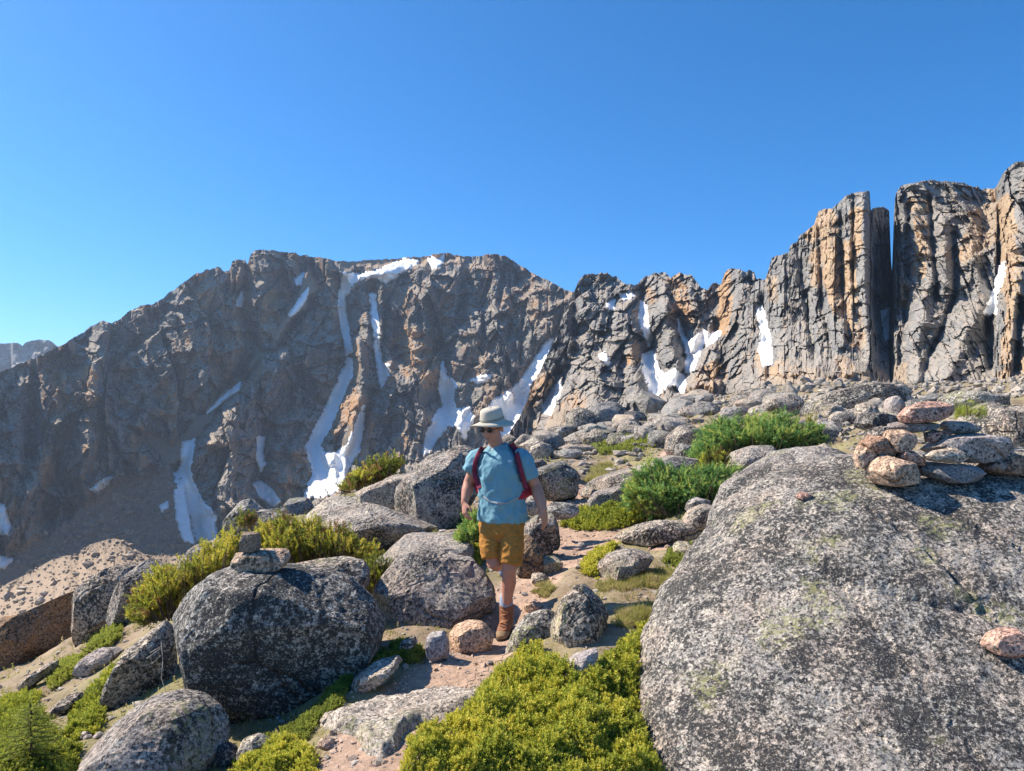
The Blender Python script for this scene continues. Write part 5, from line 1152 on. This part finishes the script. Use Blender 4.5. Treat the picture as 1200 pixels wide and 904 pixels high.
TONE = {'stone_tan': 'tan', 'granite_pale': 'pale grey', 'stone_lilac': 'lilac grey', 'granite': 'speckled grey', 'granite_far': 'weathered', 'granite_dark': 'dark'}
ORD = ['closest', 'second closest', 'third closest', 'fourth closest', 'fifth closest', 'sixth closest', 'seventh closest', 'eighth closest', 'ninth closest', 'tenth closest', 'eleventh closest', 'twelfth closest', 'thirteenth closest', 'fourteenth closest', 'fifteenth closest', 'sixteenth closest', 'seventeenth closest', 'eighteenth closest']
loose_all = []
def name_loose():
    by = {}
    for o, px, py, mt, wd in loose_all:
        q = sorted((math.hypot(px - a, 1.6 * (py - b_)), n) for a, b_, n in LM)[0]
        by.setdefault((mt, q[1]), []).append((q[0], o))
    for (mt, n), l in by.items():
        for k, (_, o) in enumerate(sorted(l, key=lambda t: t[0])):
            o['label'] = ('%s %s loose stone to %s' % (ORD[min(k, 17)], TONE[mt], n)) if len(l) > 1 else ('loose %s stone lying close to %s' % (TONE[mt], n))
def loose(n, box, seed, label, group, mats, smin, smax, cond=None):
    r_ = np.random.default_rng(seed); x, y, X, Y, z, pm = ground_points(n * 4, *box, r_); c = 0
    for i in range(len(x)):
        if c >= n: break
        if cond is not None and not cond(x[i], y[i], Y[i], pm[i]): continue
        s = smin + (smax - smin) * r_.random() ** 1.8; c += 1
        w_ = s * r_.uniform(.8, 1.3); h_ = s * r_.uniform(.35, .75)
        nv = r_.integers(5, 8); a = np.sort(np.linspace(0, 2 * np.pi, nv + 1)[:-1] + r_.uniform(-.35, .35, nv)); rr = r_.uniform(.6, 1.3, nv)
        mt = mats[r_.integers(len(mats))]
        o = rock(label, [(x[i] + w_ * .5 * q * math.cos(t), y[i] - h_ * .35 + h_ * .5 * q * math.sin(t)) for q, t in zip(rr, a)], Y=float(Y[i]), dep=.9, mat=mt, seed=2000 + seed * 100 + c, cuts=9, e=.36, cutd=(.5, .85), planes=[(r_.normal() * .3, -.3, 1, r_.uniform(.45, .8)), (r_.normal() * .6, -1, -.1, r_.uniform(.6, .9))], name='stone', cat='stone', group=group, rough=.5, lean=r_.uniform(0, .8))
        loose_all.append((o, x[i], y[i] - h_ * .35, mt, w_))
loose(34, (380, 830, 540, 900), 3, 'small loose stone lying on the sandy trail', 'small loose stones on the trail', ['stone_tan', 'granite_pale', 'stone_lilac'], 5, 12, lambda x, y, Y, p: p > .45)
loose(95, (615, 990, 500, 690), 4, 'grey stone half sunk in the grass behind the hiker', 'grey stones in the grass behind the hiker', ['granite', 'granite_pale', 'granite_far', 'granite_dark'], 9, 44, lambda x, y, Y, p: p < .12 and not (730 < x < 880 and 540 < y < 610) and not (815 < x < 960 and 488 < y < 545))
loose(120, (600, 1130, 476, 535), 5, 'boulder in the line of grey boulders under the cliffs', 'far boulders under the cliffs', ['granite_far', 'granite_dark', 'granite_pale'], 12, 56, lambda x, y, Y, p: Y > 14 and p < .3 and not (815 < x < 960 and 488 < y < 545))
loose(36, (-20, 300, 760, 900), 6, 'grey stone scattered on the green slope', 'grey stones on the green slope', ['granite', 'granite_pale', 'stone_lilac'], 6, 18)
loose(34, (930, 1180, 470, 512), 8, 'stone', 'stones on the gravel behind the large cairn', ['granite_pale', 'granite_far', 'granite'], 8, 24, lambda x, y, Y, p: Y < 40)
loose(26, (230, 560, 590, 660), 7, 'rock along the edge of the drop behind the juniper', 'rocks along the edge of the drop', ['granite', 'granite_pale', 'granite_far'], 10, 34)
name_loose()
# rubble on the lit moraine
r_ = np.random.default_rng(77)
mo = bpy.data.objects['moraine']; mv = np.zeros(len(mo.data.vertices) * 3); mo.data.vertices.foreach_get('co', mv); mv = mv.reshape(-1, 3)[:90 * 260]
ii = r_.choice(len(mv), 6000, replace=False)
pebbles('rubble', mv[ii] + [0, 0, .05], np.clip(.045 * r_.lognormal(0, .8, len(ii)), .015, .6), 'moraine_stone', 63, .8)

# ------------------------------------------------------------------ the hiker
HY = float(hit([590], [745])[0])
PXM = HY / F                                   # metres per photograph pixel at the hiker
def H(px, py, dy=0.0): return P(px, py, HY) + np.array([0, dy, 0.0])
def unit(v): v = np.asarray(v, float); return v / np.linalg.norm(v)
LAT = unit((0.965, -0.26, 0)); FWD = unit((-0.26, -0.965, 0)); UP = np.array([0, 0, 1.0])

class Body:
    """closed tubes and ellipsoids, later fused into one skin"""
    def __init__(s): s.v = []; s.f = []; s.t = []
    def add(s, v, quads, tris):
        o = sum(len(x) for x in s.v); s.v.append(np.asarray(v))
        if len(quads): s.f.append(np.asarray(quads) + o)
        if len(tris): s.t.append(np.asarray(tris) + o)
    def tube(s, pts, rad, side=(1, 0, 0), n=20, round_ends=True, horizontal=False):
        pts = [np.asarray(p, float) for p in pts]; rad = [(r, r) if np.isscalar(r) else r for r in rad]
        if round_ends:
            d0 = unit(pts[0] - pts[1]); d1 = unit(pts[-1] - pts[-2]); r0 = min(rad[0]); r1 = min(rad[-1])
            pts = [pts[0] + d0 * r0 * .85, pts[0] + d0 * r0 * .5] + pts + [pts[-1] + d1 * r1 * .5, pts[-1] + d1 * r1 * .85]
            rad = [(rad[0][0] * .4, rad[0][1] * .4), (rad[0][0] * .85, rad[0][1] * .85)] + rad + [(rad[-1][0] * .85, rad[-1][1] * .85), (rad[-1][0] * .4, rad[-1][1] * .4)]
        a = np.linspace(0, 2 * np.pi, n + 1)[:-1]; V = []
        for i, (p, r) in enumerate(zip(pts, rad)):
            tg = unit(pts[min(i + 1, len(pts) - 1)] - pts[max(i - 1, 0)])
            if horizontal: tg = UP
            sd = np.asarray(side, float) - tg * np.dot(side, tg); sd = unit(sd); b = np.cross(tg, sd)
            V.append(p + r[0] * np.cos(a)[:, None] * sd + r[1] * np.sin(a)[:, None] * b)
        m = len(pts); V = np.concatenate(V + [np.array([pts[0]]), np.array([pts[-1]])])
        q = [(i * n + k, i * n + (k + 1) % n, (i + 1) * n + (k + 1) % n, (i + 1) * n + k) for i in range(m - 1) for k in range(n)]
        t = [(m * n, (k + 1) % n, k) for k in range(n)] + [(m * n + 1, (m - 1) * n + k, (m - 1) * n + (k + 1) % n) for k in range(n)]
        s.add(V, q, t)
    def ell(s, c, ax, sub=3):
        d, f = ico(sub); s.add(np.asarray(c) + d @ np.array(ax), [], f)
    def mesh(s, name):
        return new_mesh(name, np.concatenate(s.v), [x for x in ([np.concatenate(s.f)] if s.f else []) + ([np.concatenate(s.t)] if s.t else [])])
def fuse(b, name, voxel, smooth, mat, parent, base, wrinkle=None):
    me = b.mesh(name); o = bpy.data.objects.new(name, me); C.objects.link(o)
    r = o.modifiers.new('r', 'REMESH'); r.mode = 'VOXEL'; r.voxel_size = voxel
    if smooth: sm = o.modifiers.new('s', 'SMOOTH'); sm.factor = 0.5; sm.iterations = smooth
    dg = bpy.context.evaluated_depsgraph_get()
    m2 = bpy.data.meshes.new_from_object(o.evaluated_get(dg)); m2.name = name
    bpy.data.objects.remove(o)
    n = len(m2.vertices); co = np.zeros(n * 3); m2.vertices.foreach_get('co', co); co = co.reshape(-1, 3)
    if wrinkle is not None:
        no = np.zeros(n * 3); m2.vertices.foreach_get('normal', no); no = no.reshape(-1, 3); co = co + no * wrinkle(co)[:, None]
    co = co - base; m2.vertices.foreach_set('co', co.ravel())
    m2.polygons.foreach_set('use_smooth', np.ones(len(m2.polygons), bool)); m2.materials.clear(); m2.materials.append(mat); m2.update()
    o = bpy.data.objects.new(name, m2); C.objects.link(o)
    if parent is not None: o.parent = parent
    else: o.location = base
    return o

m = NT('sunburnt_skin', 0.5, 0.35); c = m.coord('Object')
m.b.inputs['Subsurface Weight'].default_value = 0.12; m.b.inputs['Subsurface Radius'].default_value = (0.01, 0.004, 0.002)
skin = m.done(m.mix(m.ramp(m.noise(c, 9, 4, .6), [(.35, 0.), (.7, 1.)]), (0.50, 0.245, 0.165), (0.43, 0.19, 0.125)), m.bump(m.noise(c, 120, 3, .6), .15, .004))
m = NT('sky_blue_jersey', 0.8, 0.25); c = m.coord('Object')
shirt_m = m.done(m.mix(m.ramp(m.noise(c, 260, 2, .5), [(.35, 0.), (.65, 1.)]), (0.135, 0.285, 0.35), (0.18, 0.345, 0.41)), m.bump(m.noise(c, 25, 4, .6), .25, .01))
m = NT('mustard_canvas', 0.85, 0.2); c = m.coord('Object')
short_m = m.done(m.mix(m.ramp(m.noise(c, 30, 5, .65), [(.3, 0.), (.7, 1.)]), (0.33, 0.145, 0.028), (0.44, 0.195, 0.045)), m.bump(m.noise(c, 45, 4, .6), .3, .01))
hat_m = plain('pale_hat_cloth', (0.50, 0.455, 0.375), 0.9, 0.1, .08, 60, .3)
band_m = plain('hat_band_cloth', (0.28, 0.26, 0.21), 0.9, 0.1, .1, 60)
boot_m = plain('russet_boot_leather', (0.22, 0.095, 0.05), 0.7, 0.3, .3, 25, .4)
toe_m = plain('tan_boot_leather', (0.25, 0.17, 0.10), 0.8, 0.2, .25, 30, .4)
sole_m = plain('dark_rubber', (0.05, 0.045, 0.04), 0.9, 0.2, .2, 30)
lace_m = plain('orange_laces', (0.45, 0.20, 0.09), 0.8, 0.2, .2, 90)
sock_m = plain('grey_sock_wool', (0.30, 0.34, 0.42), 0.95, 0.1, .2, 120)
hair_m = plain('grey_hair', (0.20, 0.17, 0.15), 0.8, 0.3, .3, 150)
lip_m = plain('lips', (0.36, 0.13, 0.11), 0.5, 0.3, .1, 60)
m = NT('dark_lens', 0.08, 0.6); lens_m = m.done((0.012, 0.010, 0.010))
red_m = plain('red_pack_cloth', (0.36, 0.02, 0.035), 0.75, 0.3, .25, 60, .2)
maroon_m = plain('maroon_pack_webbing', (0.20, 0.03, 0.055), 0.8, 0.2, .25, 80, .2)
navy_m = plain('navy_pack_trim', (0.03, 0.035, 0.07), 0.8, 0.2, .2, 80)
belt_m = plain('grey_webbing', (0.33, 0.33, 0.34), 0.8, 0.2, .15, 90)
white_m = plain('white_print', (0.75, 0.75, 0.75), 0.8, 0.1, .03, 60)

foot = H(590, 745)
b = Body()
# trunk and neck
b.tube([H(590, 625), H(589, 608), H(588, 585), H(587, 560), H(586, 542), H(585, 532)], [(.15, .115), (.165, .12), (.155, .115), (.16, .115), (.165, .11), (.12, .085)], LAT)
b.tube([H(584, 533, .02), H(582, 523, .0), H(579, 510, -.035)], [.068, .058, .056], LAT)
# head: turned to one side, looking down at the trail
HF = unit((-0.52, -0.82, -0.24)); HL = unit(np.cross(HF, UP)) * -1
if HL[0] < 0: HL = -HL
HU = np.cross(HL, HF); HU = HU if HU[2] > 0 else -HU
HC = H(577.5, 500.0, -.04)
def hd(f_, l_, u_): return HC + HF * f_ + HL * l_ + HU * u_
def fr(rf, rl, ru): return np.array([HL * rl, HF * rf, HU * ru])
b.ell(hd(-.005, 0, .025), fr(.098, .077, .092)); b.ell(hd(.030, 0, -.045), fr(.064, .058, .072)); b.ell(hd(.052, 0, -.095), fr(.036, .036, .026))
b.ell(hd(.015, 0, -.085), fr(.062, .052, .035))
b.ell(hd(.092, 0, -.008), fr(.012, .045, .014)); b.ell(hd(.103, 0, -.036), fr(.021, .013, .020)); b.ell(hd(.094, 0, -.018), fr(.016, .009, .03)); b.ell(hd(.098, .011, -.042), fr(.010, .009, .008)); b.ell(hd(.098, -.011, -.042), fr(.010, .009, .008))
for sg in (-1, 1):
    b.ell(hd(.064, .036 * sg, -.042), fr(.026, .024, .026)); b.ell(hd(-.012, .079 * sg, -.022), fr(.020, .010, .032)); b.ell(hd(-.008, .084 * sg, -.005), fr(.014, .007, .012))
b.ell(hd(.085, 0, -.071), fr(.011, .024, .007)); b.ell(hd(.082, 0, -.082), fr(.012, .020, .008))
# arms
def arm(sh, el, wr, r):
    mid1 = sh * .55 + el * .45; mid2 = el * .6 + wr * .4
    b.tube([sh, mid1, el, mid2, wr * .9 + el * .1, wr], [.050 * r, .050 * r, .043 * r, (.046 * r, .042 * r), .031 * r, (.031 * r, .024 * r)], LAT)
SR, ER, WR = H(562, 537, .02), H(549, 566, .06), H(544.5, 589, -.02)
SL, EL_, WL = H(609, 538, -.05), H(627.5, 569, -.02), H(636, 596, -.12)
arm(SR, ER, WR, 1.02); arm(SL, EL_, WL, 1.08)
def hand(wr, d, lat_, nrm, curl, spread=0.0, sc=1.0):
    """palm, four bent fingers of different lengths and a thumb from the side of the palm; lat_ points to the index side"""
    d = unit(d); lat_ = unit(lat_ - d * np.dot(lat_, d)); nrm = unit(nrm - d * np.dot(nrm, d) - lat_ * np.dot(nrm, lat_))
    b.tube([wr - d * .01, wr + d * .028, wr + d * .062, wr + d * .086], [(.027 * sc, .020 * sc), (.037 * sc, .018 * sc), (.042 * sc, .016 * sc), (.039 * sc, .0125 * sc)], lat_, 16)
    for k, (off, ln, r) in enumerate([(-.032, .062, .0082), (-.0110, .076, .0092), (.0105, .082, .0095), (.0315, .073, .0092)]):
        p = wr + d * (.086 - .006 * abs(k - 1.8)) + lat_ * off * sc; q = [p - d * .012, p]; ang = curl * .7; dd = d + lat_ * spread * (k - 1.5)
        for j, fr_ in enumerate((.45, .31, .24)):
            v_ = unit(dd * math.cos(ang) + nrm * math.sin(ang)); q.append(q[-1] + v_ * ln * fr_ * sc); ang += curl * (.9 - .12 * k + .1 * j)
        b.tube(q, [r * sc, r * sc, r * .95 * sc, r * .88 * sc, r * .75 * sc], lat_, 10)
    p = wr + d * .026 + lat_ * .030 * sc + nrm * .006
    t1 = unit(d * .72 + lat_ * .62 + nrm * .35); t2 = unit(d * .93 + lat_ * .22 + nrm * .35)
    b.tube([p - t1 * .012, p, p + t1 * .040 * sc, p + t1 * .040 * sc + t2 * .032 * sc], [.0125 * sc, .0135 * sc, .0115 * sc, .009 * sc], nrm, 10)
hand(WR, H(545.5, 606, -.06) - H(544.5, 589, -.02), unit((0.45, -0.85, 0)), unit((0.85, 0.45, 0)), 0.62)
hand(WL, H(640, 621, -.10) - H(636, 596, -.12), unit((-0.62, -0.75, 0)), unit((-0.75, 0.62, 0.1)), 0.28, .03)
# legs: one planted towards the camera, the other trailing with the heel raised
HPR, KR, AR = H(577, 622, .02), H(579, 660, -.05), H(588, 671, .38)
HPL, KL, AL = H(600, 622, -.02), H(597.5, 663, -.10), H(593.5, 711, .0)
b.tube([HPL, HPL * .5 + KL * .5, KL * .9 + HPL * .1, KL, KL * .85 + AL * .15, KL * .62 + AL * .38 + np.array([.004, .022, 0]), KL * .35 + AL * .65 + np.array([0, .012, 0]), AL, AL - UP * .05], [.088, .076, .060, (.056, .058), (.051, .056), (.059, .064), (.048, .052), (.038, .044), .038], LAT)
b.tube([HPR, HPR * .5 + KR * .5, KR, KR * .8 + AR * .2, KR * .6 + AR * .4 - UP * .008, KR * .3 + AR * .7, AR], [.088, .076, .058, .053, .056, .045, .037], LAT)
person = fuse(b, 'person', 0.0064, 3, skin, None, foot)
tag(person, 'hiker in blue shirt and mustard shorts striding down the rocky trail', 'person')

def wr_fn(L_, a, st, seed):
    return lambda co: a * (0.7 * fbm(co * np.array(st) / L_, 3, .5, seed) + 0.5 * fbm(co * np.array(st)[[1, 0, 2]] / L_ * 1.7, 2, .5, seed + 4, ridged=True))
s_ = Body()
s_.tube([H(588, 610, 0), H(588, 604, 0), H(588, 594, 0), H(587.5, 582, -.005), H(587.5, 565, -.012), H(586.5, 550, -.01), H(586, 541, 0), H(585.5, 534, .01), H(584.5, 527, .015), H(583.5, 522, .012)],
        [(.186, .142), (.190, .145), (.184, .142), (.174, .138), (.176, .143), (.186, .142), (.188, .132), (.176, .118), (.118, .088), (.073, .068)], LAT, 36, round_ends=False)
s_.tube([H(566, 533, .02), H(559, 538, .03), H(555, 545, .04), H(550.5, 553, .045)], [(.062, .072), (.068, .074), (.064, .07), (.057, .066)], LAT, 24, round_ends=False)
s_.tube([H(605, 533, -.04), H(612, 538, -.05), H(617, 546, -.05), H(622.5, 560, -.04)], [(.066, .076), (.070, .078), (.068, .076), (.062, .072)], LAT, 24, round_ends=False)
shirt = fuse(s_, 'shirt', 0.007, 4, shirt_m, person, foot, wr_fn(.15, .034, (1, 1, .7), 5))
s_ = Body()
s_.tube([H(588, 602, 0), H(588, 612, 0), H(588, 624, 0), H(588, 630, 0)], [(.172, .128), (.180, .133), (.182, .132), (.16, .11)], LAT, 32, round_ends=False)
s_.tube([H(577, 618, .015), H(576.5, 632, .0), H(576.5, 645, -.02), H(577, 653, -.03)], [(.098, .118), (.090, .112), (.086, .106), (.084, .102)], LAT, 28, round_ends=False)
s_.tube([H(599, 618, -.02), H(600, 632, -.045), H(599, 645, -.07), H(597.5, 658, -.085)], [(.098, .118), (.090, .112), (.088, .106), (.087, .102)], LAT, 28, round_ends=False)
shorts = fuse(s_, 'shorts', 0.007, 3, short_m, person, foot, wr_fn(.10, .022, (.7, .7, 1.2), 15))
# hat
def hat():
    n = 48; a = np.linspace(0, 2 * np.pi, n + 1)[:-1]; V = []; rings = []
    base_h = .040
    def ring(rl, rf, h, wave=0.0):
        return np.array([hd(math.sin(t) * rf - .005, math.cos(t) * rl, h + wave * (-.55 * math.cos(t) ** 2 * .06 + .018 * math.sin(t) + .006 * math.sin(3 * t + 1))) for t in a])
    rings = [ring(.080, .100, base_h + .004), ring(.120, .140, base_h - .002, .6), ring(.166, .185, base_h - .010, 1.0), ring(.168, .187, base_h - .005, 1.0), ring(.122, .142, base_h + .006, .6), ring(.087, .107, base_h + .012),
             ring(.088, .108, base_h + .034), ring(.085, .104, base_h + .068), ring(.081, .099, base_h + .092), ring(.070, .086, base_h + .106), ring(.045, .058, base_h + .112), ring(.012, .015, base_h + .111)]
    m_ = len(rings); V = np.concatenate(rings)
    q = [(i * n + k, i * n + (k + 1) % n, (i + 1) * n + (k + 1) % n, (i + 1) * n + k) for i in range(m_ - 1) for k in range(n)]
    h = obj('hat', new_mesh('hat', V - foot, np.array(q)), hat_m, person)
    r2 = [ring(.089, .109, base_h + .012), ring(.0905, .1105, base_h + .016), ring(.0905, .1105, base_h + .030), ring(.0885, .1085, base_h + .034)]
    q = [(i * n + k, i * n + (k + 1) % n, (i + 1) * n + (k + 1) % n, (i + 1) * n + k) for i in range(3) for k in range(n)]
    obj('hat_band', new_mesh('hat_band', np.concatenate(r2) - foot, np.array(q)), band_m, h)
hat()
# glasses, hair, lips
g = Body()
for sg in (-1, 1): g.ell(hd(.101 - .004, .033 * sg, -.008), fr(.010, .028, .020))
gl_ = obj('sunglasses', g.mesh('sunglasses'), lens_m, person); gl_.data.transform(__import__('mathutils').Matrix.Translation(Vector(-foot)))
g = Body(); g.tube([hd(.108, -.01, -.002), hd(.108, .01, -.002)], [.004, .004], HU, 8)
for sg in (-1, 1): g.tube([hd(.096, .060 * sg, -.004), hd(.05, .080 * sg, -.004), hd(-.01, .084 * sg, -.006)], [.004, .0035, .003], HU, 8)
o = obj('frame', g.mesh('frame'), sole_m, gl_); o.data.transform(__import__('mathutils').Matrix.Translation(Vector(-foot)))
g = Body(); g.ell(hd(-.016, 0, .022), fr(.094, .0805, .085))
o = obj('hair', g.mesh('hair'), hair_m, person); o.data.transform(__import__('mathutils').Matrix.Translation(Vector(-foot)))
g = Body(); g.ell(hd(.091, 0, -.0725), fr(.006, .021, .004)); g.ell(hd(.0885, 0, -.081), fr(.007, .018, .0045))
o = obj('lips', g.mesh('lips'), lip_m, person); o.data.transform(__import__('mathutils').Matrix.Translation(Vector(-foot)))
# boots and socks
def boot(ank, fwd, up, nm, sc=1.0):
    fwd = unit(fwd); up = unit(up - fwd * np.dot(up, fwd)); sd = np.cross(fwd, up)
    def q(f_, u_, s0=0): return ank + fwd * f_ * sc + up * u_ * sc + sd * s_ * s0
    s_ = 1
    k = Body()
    k.tube([q(-.012, .055), q(-.010, .01), q(-.004, -.06), q(.0, -.125)], [(.060, .066), (.058, .064), (.056, .068), (.054, .078)], sd, 24, round_ends=False)
    k.tube([q(-.075, -.125), q(-.04, -.115), q(.03, -.105), q(.09, -.120), q(.15, -.140), q(.185, -.150)], [(.040, .045), (.047, .055), (.052, .062), (.053, .052), (.050, .036), (.040, .024)], sd, 24)
    o = fuse(k, 'boot', .007, 4, boot_m, person, foot)
    k = Body(); k.tube([q(.105, -.135), q(.15, -.142), q(.190, -.152)], [(.054, .044), (.053, .038), (.040, .026)], sd, 20)
    fuse(k, 'toe_cap', .008, 3, toe_m, o, foot)
    k = Body(); k.tube([q(-.085, -.172), q(-.04, -.176), (q(.03, -.176)), q(.10, -.178), q(.16, -.178), q(.20, -.172)], [(.044, .016), (.049, .018), (.050, .017), (.057, .018), (.054, .017), (.038, .014)], sd, 20)
    fuse(k, 'sole', .006, 2, sole_m, o, foot)
    k = Body()
    for j in range(6):
        u0 = .03 - .026 * j; f0 = .070 + .004 * j + (.02 * (j - 2) if j > 2 else 0); sg = 1 if j % 2 else -1
        k.tube([q(f0, u0) - sd * .028 * sg, q(f0 + .010, u0 - .012), q(f0 + .002, u0 - .02) + sd * .028 * sg], [.0055, .0055, .0055], up, 8)
    o2 = obj('laces', k.mesh('laces'), lace_m, o); o2.data.transform(__import__('mathutils').Matrix.Translation(Vector(-foot)))
    k = Body(); k.tube([q(-.004, .115), q(-.006, .05), q(-.006, .0)], [(.052, .058), (.055, .060), (.05, .055)], sd, 20)
    o3 = obj('sock', k.mesh('sock'), sock_m, person); o3.data.transform(__import__('mathutils').Matrix.Translation(Vector(-foot)))
FA = np.array([0, 0, 0.0]) + foot + UP * .195 + np.array([0.022, 0.005, 0])
boot(FA, (-.20, -.96, -.02), UP, 'front')
boot(AR + np.array([0.03, .03, -.03]), (-.05, .22, -.95), (-.1, -.95, -.25), 'rear', .97)

# small print on the chest, pack straps laid over the shirt
dg = bpy.context.evaluated_depsgraph_get(); dg.update()
bv = BVHTree.FromPolygons([Vector(v.co) + Vector(foot) for v in shirt.data.vertices], [tuple(p.vertices) for p in shirt.data.polygons])
def on_shirt(px, py, default):
    d = Vector(P(px, py, 1.0)).normalized(); h = bv.ray_cast(Vector((0, 0, 0)), d)
    return h[0].y if h[0] is not None else default
def ribbon(pl, wpx, th, name, mat, parent, base):
    """a strap lying on the cloth, with real thickness"""
    pl = np.array(pl, float); t = np.linspace(0, len(pl) - 1, len(pl) * 5); x = np.interp(t, range(len(pl)), pl[:, 0]); y = np.interp(t, range(len(pl)), pl[:, 1])
    dx, dy = np.gradient(x), np.gradient(y); L_ = np.hypot(dx, dy); nx, ny = -dy / L_, dx / L_
    V = []; last = HY - .1
    ds = []
    for i in range(len(t)):
        row = []
        for k in (-1, -.35, .35, 1):
            a, c_ = x[i] + nx[i] * k * wpx / 2, y[i] + ny[i] * k * wpx / 2; last = on_shirt(a, c_, last); row.append((a, c_, last))
        ds.append(row)
    D = np.array(ds); D[..., 2] = blur(D[..., 2], 1)
    fr_ = P(D[..., 0], D[..., 1], D[..., 2] - th); bk = P(D[..., 0], D[..., 1], D[..., 2] + .012)
    m_ = len(t); V = np.concatenate([fr_, bk], 1)   # m,8,3
    prof = [0, 1, 2, 3, 7, 6, 5, 4]; q = []
    for i in range(m_ - 1):
        for k in range(8): q.append((i * 8 + prof[k], i * 8 + prof[(k + 1) % 8], (i + 1) * 8 + prof[(k + 1) % 8], (i + 1) * 8 + prof[k]))
    return obj(name, new_mesh(name, V.reshape(-1, 3) - base, np.array(q)), mat, parent)
pb = H(588, 592, .26)
pack = empty('backpack', pb); tag(pack, 'small red backpack worn by the hiker, straps over the blue shirt', 'backpack')
k = Body()
def bk_(px, py, dy): return H(px, py, 0) - FWD * dy
k.tube([bk_(588, 592, .21), bk_(588, 580, .22), bk_(588, 560, .22), bk_(588, 540, .20), bk_(588, 528, .18)], [(.14, .07), (.16, .09), (.155, .09), (.145, .075), (.10, .05)], LAT, 28)
fuse(k, 'bag', .009, 3, red_m, pack, pb, wr_fn(.12, .008, (1, 1, 1), 25))
for pl, wpx, th, nm, mt in [
    ([(566, 524), (561, 532), (557, 542), (556, 553), (558, 563), (562, 572)], 5.6, .014, 'shoulder_strap', maroon_m), ([(600, 520), (605, 530), (608, 542), (611, 554), (614, 565), (617, 573)], 6, .014, 'shoulder_strap', maroon_m),
    ([(568.8, 524), (563.8, 532), (560, 542), (559, 553), (561, 563)], 1.4, .022, 'strap_trim', navy_m), ([(596.6, 521), (601.6, 530), (604.6, 542), (607.6, 554), (611, 565)], 1.8, .022, 'strap_trim', navy_m),
    ([(566, 582), (575, 588.5), (586, 590.5), (596, 589), (607, 583)], 1.8, .012, 'hip_belt', belt_m)]:
    ribbon(pl, wpx, th, nm, mt, pack, pb)
k = Body(); k.tube([H(606, 583.5, -.10), H(612, 579, -.08), H(619, 576, .0), H(622, 570, .10)], [(.022, .022), (.036, .026), (.046, .036), (.046, .042)], UP, 16)
fuse(k, 'hip_pad', .007, 3, red_m, pack, pb)
k = Body(); k.tube([H(566, 579, -.04), H(561, 574, .02), H(558, 566, .10)], [(.024, .02), (.038, .026), (.046, .034)], UP, 16)
fuse(k, 'hip_pad', .007, 3, red_m, pack, pb)
k = Body(); k.tube([H(623, 580, .09), H(624, 573, .10), H(623, 566, .11)], [(.018, .03), (.022, .035), (.018, .03)], LAT, 14)
fuse(k, 'side_pocket', .007, 2, navy_m, pack, pb)
for x0, y0 in ((586, 590.3),):
    yy = on_shirt(x0, y0, HY - .14); c0 = P(x0, y0, yy - .014); bm = bmesh.new(); bmesh.ops.create_cube(bm, size=1.0)
    bmesh.ops.scale(bm, vec=(.04, .014, .022), verts=bm.verts); bmesh.ops.bevel(bm, geom=bm.edges[:], offset=.003, segments=2, affect='EDGES'); me = bpy.data.meshes.new('buckle'); bm.to_mesh(me); bm.free()
    obj('buckle', me, belt_m, pack, Vector(c0 - pb))
lg = []
for pl in ([(594.5, 541.5), (596.2, 539.2), (597.6, 540.6)], [(596, 542.2), (598, 541), (599.4, 539.6)]):
    ribbon(pl, 1.0, .003, 'chest_print', white_m, shirt, foot)

# blocks strewn over the shaded scree fan of the mountain
r_ = np.random.default_rng(78)
bx_ = r_.uniform(-40, 330, 9000); by_ = r_.uniform(545, 665, 9000)
bs_ = np.interp(bx_, [-300, 0, 70, 130, 190, 215, 235, 300], [700, 655, 615, 560, 545, 560, 660, 660])
k = by_ > bs_ + r_.uniform(-6, 20, 9000); bx_, by_ = bx_[k], by_[k]
pebbles('scree_blocks', P(bx_, by_, sample_massif(B, bx_, by_) - .1), np.clip(.42 * r_.lognormal(0, .6, len(bx_)), .15, 2.4), 'scree_stone', 68, .8)

# ------------------------------------------------------------------ thin smoke haze in the air
HZ = 0.00024
def haze():
    lo = Vector((-1500, -60, -175)); hi = Vector((2200, 2650, 190))
    bm = bmesh.new(); bmesh.ops.create_cube(bm, size=1.0); bmesh.ops.scale(bm, vec=hi - lo, verts=bm.verts); bmesh.ops.translate(bm, vec=(lo + hi) / 2, verts=bm.verts)
    me = bpy.data.meshes.new('haze'); bm.to_mesh(me); bm.free()
    m = bpy.data.materials.new('smoke_haze'); m.use_nodes = True; t = m.node_tree; t.nodes.clear()
    v = t.nodes.new('ShaderNodeVolumePrincipled'); v.inputs['Color'].default_value = (0.60, 0.76, 0.98, 1); v.inputs['Density'].default_value = HZ; v.inputs['Anisotropy'].default_value = 0.3
    out = t.nodes.new('ShaderNodeOutputMaterial'); t.links.new(v.outputs[0], out.inputs['Volume'])
    tag(obj('haze', me, m), kind='stuff')
haze()
